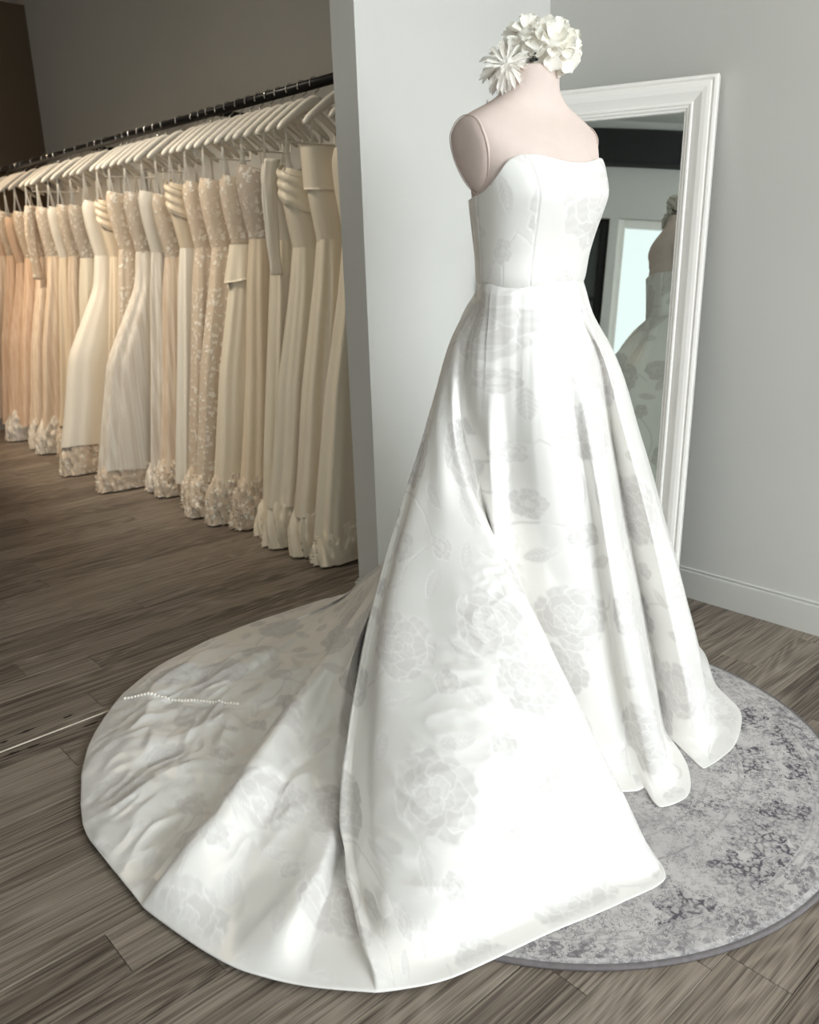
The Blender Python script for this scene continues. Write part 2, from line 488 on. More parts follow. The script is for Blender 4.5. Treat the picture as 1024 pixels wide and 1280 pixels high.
# rest of the floor (behind the camera, and to its left): same boards as one surface
def board_field(name, x0, x1, y0, y1):
    bm = bmesh.new()
    yy = y0; r2 = random.Random(9)
    while yy < y1 - 0.01:
        xx = x0 - r2.uniform(0, PLEN)
        while xx < x1:
            a, b = max(xx, x0), min(xx + PLEN, x1)
            if b - a > 0.02: box_bm(bm, a, b - GAP, yy, min(yy + PW, y1) - GAP, -0.008, 0.0)
            xx += PLEN
        yy += PW
    me = bpy.data.meshes.new(name); bm.to_mesh(me); bm.free()
    o = link(name, me, M_PLANK, slab); o['kind'] = 'stuff'
    return o
board_field('floor_boards', XL, -0.281, row0, 4.6)
board_field('floor_boards', XL, XR, YF, row0)
board_field('floor_boards', XL, 0.19, 4.6, YB)

# pale joint strip across the floor, with chips worn beside it
struct(box('trim_1', -0.28, 0.92, 2.3195, 2.3255, 0.0, 0.0022, plain('pale_caulk', rgb(226, 216, 200), 0.5, var=0.15, scale=30), None, 0.0006))
M_CHIP = plain('worn_chip', rgb(34, 27, 22), 0.8, var=0.3)
for i, (cx, cy, L) in enumerate(((0.53, 2.372, 0.03), (0.60, 2.385, 0.07), (0.72, 2.38, 0.04), (0.53, 2.292, 0.05), (0.585, 2.288, 0.05), (0.75, 2.285, 0.05))):
    r2 = random.Random(i); n = 11
    P = [(cx + math.cos(2 * PI * j / n) * L * 0.5 * r2.uniform(0.6, 1.1), cy + math.sin(2 * PI * j / n) * 0.006 * r2.uniform(0.5, 1.2), 0.0006) for j in range(n)]
    me = mesh_np('worn_chip', P + [(cx, cy, 0.0009)], [[j, (j + 1) % n, n] for j in range(n)])
    link('worn_chip', me, M_CHIP, slab)

struct(box('ceiling', XL - 0.1, XR + 0.1, YF - 0.1, YB + 0.1, ZC, ZC + 0.1, M_CEIL))
struct(box('wall_right', XR, XR + 0.12, YF - 0.1, YB + 0.1, -0.02, ZC, M_WALL))
struct(box('wall_back', XL - 0.1, XR, YB, YB + 0.12, -0.02, ZC, M_DARKWALL))
struct(box('wall_partition', SX, XR, SY0, SY1, 0.0, ZC, M_WALL))

def wall_with_openings(name, axis, pos0, pos1, lo, hi, openings):
    """wall slab lying across `axis`; openings are (a0, a1, z0, z1)"""
    bm = bmesh.new()
    cuts = sorted({lo, hi, *[o[0] for o in openings], *[o[1] for o in openings]})
    for a, b in zip(cuts[:-1], cuts[1:]):
        zs = sorted((o[2], o[3]) for o in openings if o[0] < (a + b) / 2 < o[1])
        z = 0.0
        for z0, z1 in zs + [(ZC, ZC)]:
            if z0 - z > 1e-4:
                if axis == 'y': box_bm(bm, a, b, pos0, pos1, z, z0)
                else: box_bm(bm, pos0, pos1, a, b, z, z0)
            z = z1
    me = bpy.data.meshes.new(name); bm.to_mesh(me); bm.free()
    return struct(link(name, me, M_WALL))
wall_with_openings('wall_front', 'y', YF - 0.12, YF, XL - 0.1, XR + 0.1, [(-0.6, 2.7, 1.2, 3.08)])
LW = [(1.25, 1.95, 0.0, 2.47), (0.35, 1.18, 0.35, 2.48)]
wall_with_openings('wall_left', 'x', XL - 0.12, XL, YF, YB, LW)

def window(name, axis, pos, a0, a1, z0, z1, cols, rows, mat, fw=0.05, glass=M_GLASS):
    t = struct(empty(name, (0, 0, 0)))
    def bar(nm, a, b, c, d, th=0.05):
        if axis == 'y': return box(nm, a, b, pos - th / 2, pos + th / 2, c, d, mat, t, 0.003)
        return box(nm, pos - th / 2, pos + th / 2, a, b, c, d, mat, t, 0.003)
    bar('window_stile', a0, a0 + fw, z0, z1); bar('window_stile', a1 - fw, a1, z0, z1)
    bar('window_rail', a0 + fw, a1 - fw, z0, z0 + fw); bar('window_rail', a0 + fw, a1 - fw, z1 - fw, z1)
    for i in range(1, cols):
        a = a0 + (a1 - a0) * i / cols; bar('muntin', a - 0.015, a + 0.015, z0 + fw, z1 - fw, 0.04)
    for i in range(1, rows):
        z = z0 + (z1 - z0) * i / rows
        for j in range(cols):
            b0 = a0 + (a1 - a0) * j / cols + (fw if j == 0 else 0.015); b1 = a0 + (a1 - a0) * (j + 1) / cols - (fw if j == cols - 1 else 0.015)
            bar('muntin', b0, b1, z - 0.015, z + 0.015, 0.04)
    for i in range(cols):
        for j in range(rows):
            b0 = a0 + (a1 - a0) * i / cols + 0.012; b1 = a0 + (a1 - a0) * (i + 1) / cols - 0.012
            c0 = z0 + (z1 - z0) * j / rows + 0.012; c1 = z0 + (z1 - z0) * (j + 1) / rows - 0.012
            bar('pane', b0, b1, c0, c1, 0.006).data.materials[0] = glass
    return t
window('window_1', 'y', YF - 0.06, -0.6, 2.7, 1.2, 3.08, 3, 1, M_BLACKP)
window('window_2', 'x', XL - 0.06, 0.35, 1.18, 0.35, 2.48, 1, 1, M_FRAME, 0.06)
M_DARKGL = plain('dark_door_glass', rgb(70, 76, 76), 0.08, spec=0.6, var=0.1)
d1 = window('door_1', 'x', XL - 0.06, 1.25, 1.95, 0.0, 2.47, 2, 4, M_BLACKP, 0.06, M_DARKGL)
hd = tube_mesh('door_handle', [(XL - 0.03, 1.90, 1.0), (XL + 0.02, 1.90, 1.0), (XL + 0.03, 1.90, 1.02), (XL + 0.03, 1.90, 1.28), (XL + 0.02, 1.90, 1.3), (XL - 0.03, 1.90, 1.3)], 0.009)
link('door_handle', hd, M_CHROME, d1)
# black arched bulkhead over the glazed wall
def bulkhead():
    n = 40; V = []; F = []
    ys = np.linspace(-1.2, 3.0, n)
    for yv in ys:
        u = (yv - 0.75) / 2.1
        z0 = 2.87 - 0.10 * u * u; z1 = 3.13 - 0.12 * u * u
        V += [(XL + 0.002, yv, z0), (XL + 0.10, yv, z0), (XL + 0.10, yv, z1), (XL + 0.002, yv, z1)]
    F = grid_faces(n, 4, wrap=True).tolist() + [[0, 1, 2, 3], [4 * n - 1, 4 * n - 2, 4 * n - 3, 4 * n - 4]]
    me = mesh_np('trim_2', V, F, smooth=False)
    return struct(link('trim_2', me, M_BLACKP))
bulkhead()

# baseboards: board, cap groove
def baseboard(name, pts, h=0.11, th=0.014):
    """pts: polyline of the wall face, room on the left side of travel"""
    prof = [(0, 0), (0.012, 0), (0.012, h - 0.006), (0.010, h - 0.003), (0.002, h - 0.001), (0.002, h + 0.003), (0.007, h + 0.004), (0.006, h + 0.007), (0, h + 0.008)]
    P = [Vector((p[0], p[1], 0)) for p in pts]; n = len(P); V = []
    for i in range(n):
        d0 = (P[i] - P[i - 1]).normalized() if i > 0 else (P[1] - P[0]).normalized()
        d1 = (P[i + 1] - P[i]).normalized() if i < n - 1 else d0
        n0 = Vector((-d0.y, d0.x, 0)); n1 = Vector((-d1.y, d1.x, 0))
        mi = (n0 + n1); mi = mi / max(0.3, mi.dot(n1))
        for q, z in prof: V.append(P[i] + mi * q + Vector((0, 0, z)))
    kk = len(prof)
    F = grid_faces(n, kk, wrap=True).tolist() + [list(range(kk)), list(range((n - 1) * kk, n * kk))[::-1]]
    bm = bmesh.new(); vs = [bm.verts.new(v) for v in V]
    for f in F: bm.faces.new([vs[i] for i in f])
    bmesh.ops.recalc_face_normals(bm, faces=bm.faces)
    me = bpy.data.meshes.new(name); bm.to_mesh(me); bm.free()
    return struct(link(name, me, M_BASE))
baseboard('baseboard_right', [(XR, YF), (XR, SY0)])
baseboard('baseboard_partition', [(XR, SY0), (SX, SY0), (SX, SY1), (XR, SY1)])
baseboard('baseboard_closet', [(XR, SY1), (XR, YB)])
baseboard('baseboard_back', [(XR, YB), (XL, YB)])
baseboard('baseboard_left', [(XL, YB), (XL, 1.96)])

# ------------------------------------------------------------------ rug
RC = (1.595, 1.261)
def rug():
    t = tag(empty('round_rug', (RC[0], RC[1], 0)), 'round pale grey distressed rug with faded floral print under the white gown', 'rug')
    R_, h = 0.741, 0.009
    n = 160; rings = [0.0001, 0.25, 0.5, 0.65, 0.72, R_]
    a = np.arange(n) / n * 2 * PI
    V = []
    for r_ in rings:
        V.append(np.stack([r_ * np.cos(a), r_ * np.sin(a), np.full(n, h)], axis=1))
    V.append(np.stack([R_ * np.cos(a), R_ * np.sin(a), np.full(n, 0.0005)], axis=1))
    V = np.concatenate(V)
    me = mesh_np('rug_pile', V, grid_faces(len(rings) + 1, n, wrap=True))
    link('rug_pile', me, M_RUG, t)
    prof = [(-0.005, 0.0092), (0.0, 0.0098), (0.0035, 0.0085), (0.005, 0.005), (0.004, 0.0005), (-0.005, 0.0005)]
    V = np.concatenate([np.stack([(R_ + q) * np.cos(a), (R_ + q) * np.sin(a), np.full(n, z)], axis=1) for q, z in prof])
    link('rug_binding', mesh_np('rug_binding', V, grid_faces(len(prof), n, wrap=True)), M_RUGB, t)
rug()
# ------------------------------------------------------------------ leaning mirror
def mirror():
    ang = math.radians(112); lean = math.radians(7.1)
    h = Vector((math.cos(ang), math.sin(ang), 0)); nb = Vector((h.y, -h.x, 0))
    up = Vector((0, 0, 1)) * math.cos(lean) + nb * math.sin(lean)
    nf = h.cross(up)                       # towards the room or the wall
    if nf.dot(nb) > 0: nf = -nf
    TR = Vector((2.748, 1.532, 1.816))     # top corner by wall_right, frame face
    Wd, Ht = 0.785, 1.816 / math.cos(lean) - 0.004
    B = TR - up * Ht
    # local frame: x from the right corner to the left (h), y up the mirror, z out of the face
    mt = Matrix.Identity(4)
    for i in range(3):
        mt[i][0], mt[i][1], mt[i][2], mt[i][3] = h[i], up[i], h.cross(up)[i], B[i]
    sgn = 1.0 if h.cross(up).dot(nf) > 0 else -1.0
    root = tag(empty('leaning_mirror'), 'tall white framed mirror leaning in the corner behind the dress form', 'mirror')
    root.matrix_world = mt
    # moulding profile: (distance in from the outer edge, height out of the face)
    prof = [(0, -0.030), (0, 0.006), (0.004, 0.012), (0.012, 0.013), (0.016, 0.009), (0.019, 0.008), (0.023, 0.012), (0.034, 0.0125), (0.048, 0.010), (0.062, 0.003),
            (0.074, -0.002), (0.078, 0.000), (0.083, 0.000), (0.085, -0.004), (0.092, -0.005), (0.096, -0.010), (0.101, -0.011), (0.102, -0.018), (0.102, -0.030)]
    corners = [(0, 0), (Wd, 0), (Wd, Ht), (0, Ht)]
    inw = [(1, 1), (-1, 1), (-1, -1), (1, -1)]
    for i in range(4):
        j = (i + 1) % 4
        V = []
        for c in (i, j):
            for d, z in prof:
                V.append((corners[c][0] + inw[c][0] * d, corners[c][1] + inw[c][1] * d, sgn * z))
        kk = len(prof)
        bm = bmesh.new(); vs = [bm.verts.new(v) for v in V]
        for q in range(kk): bm.faces.new([vs[q], vs[(q + 1) % kk], vs[kk + (q + 1) % kk], vs[kk + q]])
        bm.faces.new(vs[:kk]); bm.faces.new(vs[kk:])
        bmesh.ops.recalc_face_normals(bm, faces=bm.faces)
        me = bpy.data.meshes.new('frame_side'); bm.to_mesh(me); bm.free()
        link('frame_side', me, M_FRAME, root)
    zg = -0.019 * sgn; zb = -0.028 * sgn
    box('mirror_glass', 0.09, Wd - 0.09, 0.09, Ht - 0.09, min(zg, zg - sgn * 0.003), max(zg, zg - sgn * 0.003), M_MIRROR, root)
    box('backing_board', 0.06, Wd - 0.06, 0.06, Ht - 0.06, min(zb, zb + sgn * 0.004), max(zb, zb + sgn * 0.004), M_BLACKP, root)
mirror()

# ------------------------------------------------------------------ dress form
AX, AY, WZ = 1.628, 1.363, 1.225
LATV = np.array([0.998, -0.064, 0.0]); FRV = np.array([-0.064, -0.998, 0.0]); UPV = np.array([0, 0, 1.0])
def body(x, y, z):
    """body frame (lateral, front, height over the waist) to world"""
    return np.array([AX, AY, WZ]) + np.multiply.outer(x, LATV) + np.multiply.outer(y, FRV) + np.multiply.outer(z, UPV)

#        z      w      d      yo     clip
RINGS = [(-0.30, 0.060, 0.050, -0.010, 9), (-0.22, 0.070, 0.058, -0.010, 9), (-0.10, 0.090, 0.066, -0.005, 9), (-0.04, 0.112, 0.080, 0, 9), (0.0, 0.138, 0.098, 0.0, 9),
         (0.06, 0.141, 0.105, 0.004, 9), (0.13, 0.152, 0.120, 0.012, 9), (0.19, 0.160, 0.130, 0.016, 9), (0.235, 0.168, 0.120, 0.011, 0.172),
         (0.27, 0.180, 0.111, 0.002, 0.184), (0.305, 0.198, 0.106, -0.010, 0.192), (0.335, 0.202, 0.090, -0.018, 0.194), (0.355, 0.190, 0.078, -0.022, 0.188),
         (0.372, 0.150, 0.068, -0.022, 9), (0.388, 0.110, 0.062, -0.018, 9), (0.402, 0.082, 0.058, -0.012, 9), (0.418, 0.066, 0.055, -0.006, 9), (0.438, 0.060, 0.053, 0.0, 9), (0.458, 0.0585, 0.052, 0.003, 9)]
RZ = np.array(RINGS)
def ring_at(z):
    return [np.interp(z, RZ[:, 0], RZ[:, i]) for i in (1, 2, 3)]
def smooth_rings(zs):
    # cubic smoothing of the ring table
    out = []
    for i in (1, 2, 3, 4):
        zz = np.linspace(RZ[0, 0], RZ[-1, 0], 400); v = np.interp(zz, RZ[:, 0], np.minimum(RZ[:, i], 0.4))
        ker = np.hanning(33); ker /= ker.sum()
        v = np.convolve(np.pad(v, 16, mode='edge'), ker, mode='valid')
        out.append(np.interp(zs, zz, v))
    return out

form = tag(empty('dress_form', (AX, AY, 0)), 'pale pink fabric dress form without arms wearing the white floral gown', 'dress form')
def to_local(P): return P - np.array([AX, AY, 0.0])
def torso():
    n, zs = 96, np.concatenate([np.linspace(-0.20, 0.34, 48), np.linspace(0.347, 0.458, 34)])
    w_, d_, yo_, cl_ = smooth_rings(zs)
    a = np.arange(n) / n * 2 * PI
    ca, sa = np.cos(a), np.sin(a)
    V = []
    for i, z in enumerate(zs):
        e = 2.3
        x = w_[i] * np.sign(ca) * np.abs(ca) ** (2 / e); yv = d_[i] * np.sign(sa) * np.abs(sa) ** (2 / e) + yo_[i]
        c = cl_[i] if 0.2 < z < 0.362 else 9
        x = np.clip(x, -c, c)
        if z < 0.24: x, yv = x * 0.995, (yv - yo_[i]) * 0.965 + yo_[i]
        V.append(to_local(body(x, yv, np.full(n, z))))
    V = np.concatenate(V)
    F = grid_faces(len(zs), n, wrap=True).tolist() + [list(range(n))[::-1]]
    link('torso', mesh_np('torso', V, F), M_FORM, form)
    # neck cap
    a = np.arange(48) / 48 * 2 * PI; V = []
    for s, dz in ((1.0, 0.0), (0.99, 0.003), (0.9, 0.006), (0.5, 0.008), (0.02, 0.0085)):
        V.append(to_local(body(0.0575 * s * np.cos(a), 0.0515 * s * np.sin(a) + 0.003, np.full(48, 0.4575 + dz))))
    F = grid_faces(5, 48, wrap=True).tolist() + [list(range(4 * 48, 5 * 48))]
    link('neck_cap', mesh_np('neck_cap', np.concatenate(V), F), M_FORMS, form)
    # arm plates: long ovals closing the armholes
    for s in (-1, 1):
        nn = 56; a = np.arange(nn) / nn * 2 * PI; V = []
        for q, ox in ((1.0, 0.186 if s < 0 else 0.180), (0.985, 0.1915), (0.9, 0.1965), (0.72, 0.2005), (0.4, 0.2035), (0.02, 0.2045)):
            yy = -0.014 + 0.056 * q * np.cos(a) * (1 + 0.22 * np.sin(a)); zz = 0.276 + 0.080 * q * np.sin(a)
            slope = 0.30 * (zz - 0.32) * (zz < 0.32)
            V.append(to_local(body(s * (ox + slope - (0.008 if s > 0 else 0)), yy, zz)))
        F = grid_faces(6, nn, wrap=True).tolist() + [list(range(5 * nn, 6 * nn))]
        link('arm_plate', mesh_np('arm_plate', np.concatenate(V), F), M_FORMS, form)
        # seam piping round the plate
        ys = -0.014 + 0.0565 * np.cos(a) * (1 + 0.22 * np.sin(a)); zs_ = 0.276 + 0.0805 * np.sin(a)
        pts = to_local(body(s * ((0.193 if s < 0 else 0.184) + 0.30 * (zs_ - 0.32) * (zs_ < 0.32)), ys, zs_))
        pts = np.vstack([pts, pts[:2]])
        link('seam_piping', tube_mesh('seam_piping', pts, 0.0011, 6, cap=False), M_FORM, form)
    # stand (under the gown)
    link('stand_pole', tube_mesh('stand_pole', [(0, 0, 0.03), (0, 0, 1.02)], 0.018, 16), M_WOODSTAND, form)
    a = np.arange(40) / 40 * 2 * PI
    V = np.concatenate([np.stack([r_ * np.cos(a), r_ * np.sin(a), np.full(40, z)], axis=1) for r_, z in ((0.125, 0.0105), (0.13, 0.018), (0.125, 0.026), (0.06, 0.034), (0.02, 0.06))])
    link('stand_base', mesh_np('stand_base', V, grid_faces(5, 40, wrap=True).tolist() + [list(range(40))[::-1]]), M_WOODSTAND, form)
torso()

# ------------------------------------------------------------------ woven flower pattern (one repeat, sampled by the gown's flat-pattern coordinates)
TILE, TN = 0.62, 640
def make_tile():
    T = np.zeros((TN, TN)); g = (np.arange(TN) + 0.5) / TN * TILE
    rg = np.random.default_rng(21)
    def stamp(cx, cy, rad, fn):
        """fn(dx, dy) -> (mask bool, value); wraps round the tile"""
        k = int(rad / TILE * TN) + 2
        ix = int(cx / TILE * TN); iy = int(cy / TILE * TN)
        I = np.arange(ix - k, ix + k + 1); J = np.arange(iy - k, iy + k + 1)
        dx = ((I + 0.5) / TN * TILE - cx)[:, None]; dy = ((J + 0.5) / TN * TILE - cy)[None, :]
        mk, v = fn(dx, dy)
        II = (I % TN)[:, None] + 0 * J[None, :]; JJ = (J % TN)[None, :] + 0 * I[:, None]
        sub = T[II, JJ]; v = np.broadcast_to(v, sub.shape)
        T[II, JJ] = np.where(mk, v, sub)
    def petal(cx, cy, px, py, a, L, W, base):
        c, s = math.cos(a), math.sin(a); wob = rg.uniform(0, 6)
        def fn(dx, dy):
            dx = dx + cx - px; dy = dy + cy - py
            u = dx * c + dy * s; v = -dx * s + dy * c
            th = np.arctan2(v / W, u / L); r = np.sqrt((u / L) ** 2 + (v / W) ** 2) / (1 + 0.06 * np.sin(5 * th + wob) + 0.04 * np.sin(9 * th + 2 * wob))
            vein = 0.10 * np.sin(v / W * 11 + 2.0 * np.sin(u / L * 3))
            val = base + vein * (r < 0.9) - 0.55 * (r > 0.90) + 0.14 * (u / L)
            return r < 1, np.clip(val, 0.08, 1)
        stamp(cx, cy, abs(px - cx) + abs(py - cy) + max(L, W) * 1.2, fn)
    def peony(cx, cy, R_, rot=0.0, n=8):
        for ringr, cnt, L, W, b in ((0.58, n, 0.46, 0.46, 0.78), (0.40, n - 1, 0.38, 0.36, 0.9), (0.22, n - 3, 0.27, 0.25, 0.72), (0.07, 3, 0.16, 0.14, 0.95)):
            off = rg.uniform(0, 6)
            for i in rg.permutation(cnt):
                a = rot + off + 2 * PI * i / cnt + rg.uniform(-0.25, 0.25); q = ringr * rg.uniform(0.92, 1.08)
                petal(cx, cy, cx + math.cos(a) * R_ * q, cy + math.sin(a) * R_ * q, a, L * R_, W * R_, b + rg.uniform(-0.14, 0.14))
    def rose(cx, cy, R_):
        for ringr, cnt, L, W, b in ((0.55, 5, 0.45, 0.50, 0.75), (0.25, 4, 0.36, 0.36, 0.9), (0.06, 2, 0.22, 0.2, 0.6)):
            off = rg.uniform(0, 6)
            for i in range(cnt):
                a = off + 2 * PI * i / cnt
                petal(cx, cy, cx + math.cos(a) * R_ * ringr, cy + math.sin(a) * R_ * ringr, a, L * R_, W * R_, b + rg.uniform(-0.1, 0.1))
    def leaf(cx, cy, a, L, W):
        c, s = math.cos(a), math.sin(a)
        def fn(dx, dy):
            u = dx * c + dy * s; v = -dx * s + dy * c
            wd = W * np.clip(1 - (u / L) ** 2, 0, 1) ** 0.9
            q = np.abs(v) / (wd + 1e-6)
            val = 0.62 - 0.3 * (np.abs(v) < 0.0012) - 0.25 * (q > 0.82) + 0.12 * np.sin((u - np.abs(v)) * 500)
            return (q < 1) & (np.abs(u) < L), np.clip(val, 0.1, 1)
        stamp(cx, cy, L * 1.1, fn)
    def stem(x0, y0, x1, y1, bend, wd=0.0032):
        for q in np.linspace(0, 1, 60):
            x_ = x0 + (x1 - x0) * q - (y1 - y0) * bend * 4 * q * (1 - q); y_ = y0 + (y1 - y0) * q + (x1 - x0) * bend * 4 * q * (1 - q)
            stamp(x_, y_, wd, lambda dx, dy: (dx * dx + dy * dy < wd * wd, 0.6))
    # layout, metres in the repeat
    stem(0.16, 0.16, 0.40, 0.10, 0.2); stem(0.40, 0.10, 0.50, 0.30, -0.2); stem(0.50, 0.30, 0.30, 0.42, 0.2); stem(0.30, 0.42, 0.12, 0.50, -0.2)
    stem(0.30, 0.42, 0.52, 0.54, 0.15); stem(0.16, 0.16, 0.06, 0.32, 0.2); stem(0.52, 0.54, 0.62, 0.44, 0.2); stem(0.30, 0.25, 0.36, 0.16, 0.3)
    for L in ((0.27, 0.09, 0.3, 0.045, 0.020), (0.30, 0.20, -0.9, 0.040, 0.017), (0.56, 0.20, 1.2, 0.045, 0.02), (0.44, 0.38, 2.6, 0.045, 0.019), (0.22, 0.36, 1.0, 0.042, 0.018), (0.05, 0.28, 1.9, 0.045, 0.02),
              (0.20, 0.57, 0.2, 0.042, 0.018), (0.42, 0.55, 0.9, 0.045, 0.02), (0.58, 0.37, -0.7, 0.04, 0.017), (0.04, 0.40, 0.6, 0.04, 0.017), (0.37, 0.02, 1.4, 0.042, 0.018), (0.10, 0.02, -0.6, 0.04, 0.017), (0.335, 0.33, 0.2, 0.034, 0.014)): leaf(*L)
    peony(0.16, 0.16, 0.098, 0.3); peony(0.50, 0.06, 0.074, 1.0, 7); peony(0.52, 0.53, 0.088, 0.0); peony(0.28, 0.47, 0.082, 0.7); peony(0.07, 0.47, 0.055, 0.2, 7)
    rose(0.40, 0.26, 0.040); rose(0.52, 0.32, 0.036); rose(0.36, 0.14, 0.030); rose(0.10, 0.33, 0.030); rose(0.26, 0.30, 0.026); rose(0.33, 0.59, 0.032)
    K = np.array([1, 2, 1]) / 4.0
    for ax in (0, 1): T = K[0] * np.roll(T, 1, ax) + K[1] * T + K[2] * np.roll(T, -1, ax)
    return T
TILE_IMG = make_tile()
def motif(u, v):
    x = (u / TILE % 1.0) * TN - 0.5; y = (v / TILE % 1.0) * TN - 0.5
    i = np.floor(x).astype(int); j = np.floor(y).astype(int); fx = x - i; fy = y - j
    i0, i1, j0, j1 = i % TN, (i + 1) % TN, j % TN, (j + 1) % TN
    T = TILE_IMG
    return (T[i0, j0] * (1 - fx) + T[i1, j0] * fx) * (1 - fy) + (T[i0, j1] * (1 - fx) + T[i1, j1] * fx) * fy
def set_motif(me, vals):
    at = me.attributes.new('motif', 'FLOAT', 'POINT'); at.data.foreach_set('value', vals.astype(np.float32).ravel())
# ------------------------------------------------------------------ wedding gown: bodice
gown = tag(empty('wedding_gown', (AX, AY, 0)), 'strapless white satin gown woven with large flowers, long train spread on the floor', 'gown')

def bodice():
    na, nz = 360, 120
    a = np.arange(na) / na * 2 * PI            # 0 lateral right (picture right), pi/2 front
    front = np.sin(a)
    # top edge: soft sweetheart at the front, lower under the arms, straight across the back
    fa = np.degrees(np.arctan2(np.cos(a), np.sin(a)))   # degrees off centre front, + to picture right
    af = np.abs(fa)
    top = np.interp(af, [0, 12, 30, 44, 58, 74, 92, 115, 140, 180], [0.252, 0.256, 0.268, 0.268, 0.255, 0.225, 0.196, 0.186, 0.186, 0.188])
    ker = np.hanning(19); ker /= ker.sum(); top = np.convolve(np.pad(top, 9, mode='wrap'), ker, mode='valid')
    V = np.zeros((nz, na, 3)); mo = np.zeros((nz, na))
    for i in range(nz):
        t = i / (nz - 1); z = -0.012 + t * (top + 0.012)
        w_, d_, yo_, _ = smooth_rings(z)
        e = 2.3
        off = 0.0060 + 0.0075 * np.clip(front, 0, 1) * smoothstep(0.10, 0.20, z) * 1.0
        wv = w_ + off; dv = d_ + off
        wv = np.minimum(wv, 0.186)
        ca, sa = np.cos(a), np.sin(a)
        x = wv * np.sign(ca) * np.abs(ca) ** (2 / e); y_ = dv * np.sign(sa) * np.abs(sa) ** (2 / e) + yo_
        # bust fullness either side of centre front
        bust = np.exp(-((af - 30) / 22.0) ** 2) * np.exp(-((z - 0.20) / 0.06) ** 2) * 0.005
        x = x + ca * bust; y_ = y_ + np.clip(sa, 0, 1) * bust
        # seams: princess lines, side seams, centre back
        groove = np.zeros(na)
        lean = (0.20 - z) * 25
        for c in (38, -38, 100, -100, 138, -138):
            cc = c + math.copysign(1, c) * (-0.15) * lean
            groove += np.exp(-((fa - cc) / 0.55) ** 2)
        groove += np.exp(-((180 - af) / 0.7) ** 2)
        k = -0.0022 * groove
        x = x + k * ca; y_ = y_ + k * sa
        V[i] = body(x, y_, z)
        arc = fa / 360 * 0.95
        side = np.select([af < 38, af < 100, af < 138], [0.0, 0.17 * np.sign(fa), 0.43 * np.sign(fa)], 0.31)
        mo[i] = motif(arc * 1.0 + side + 0.10, -z + 0.33 + side * 0.7) * (1 - np.clip(groove, 0, 1))
    # fold the top edge over and line it
    lip = V[-1].copy(); cen = np.array([AX, AY, 0])
    rows = [V.reshape(-1, 3)]
    inn = lip - cen; inn[:, 2] = 0; inn /= np.linalg.norm(inn, axis=1)[:, None]
    for q, dz in ((0.0012, 0.0014), (0.0026, 0.001), (0.0032, -0.003), (0.0036, -0.02)):
        rows.append(lip - inn * q + np.array([0, 0, dz]))
    P = np.concatenate(rows)
    me = mesh_np('bodice', to_local(P), grid_faces(nz + 4, na, wrap=True))
    set_motif(me, np.concatenate([mo.ravel(), np.zeros(4 * na)]))
    link('bodice', me, M_DAMASK, gown)
    # narrow waist seam tape
    z = np.full(na, 0.0); w_, d_, yo_, _ = smooth_rings(z)
bodice()

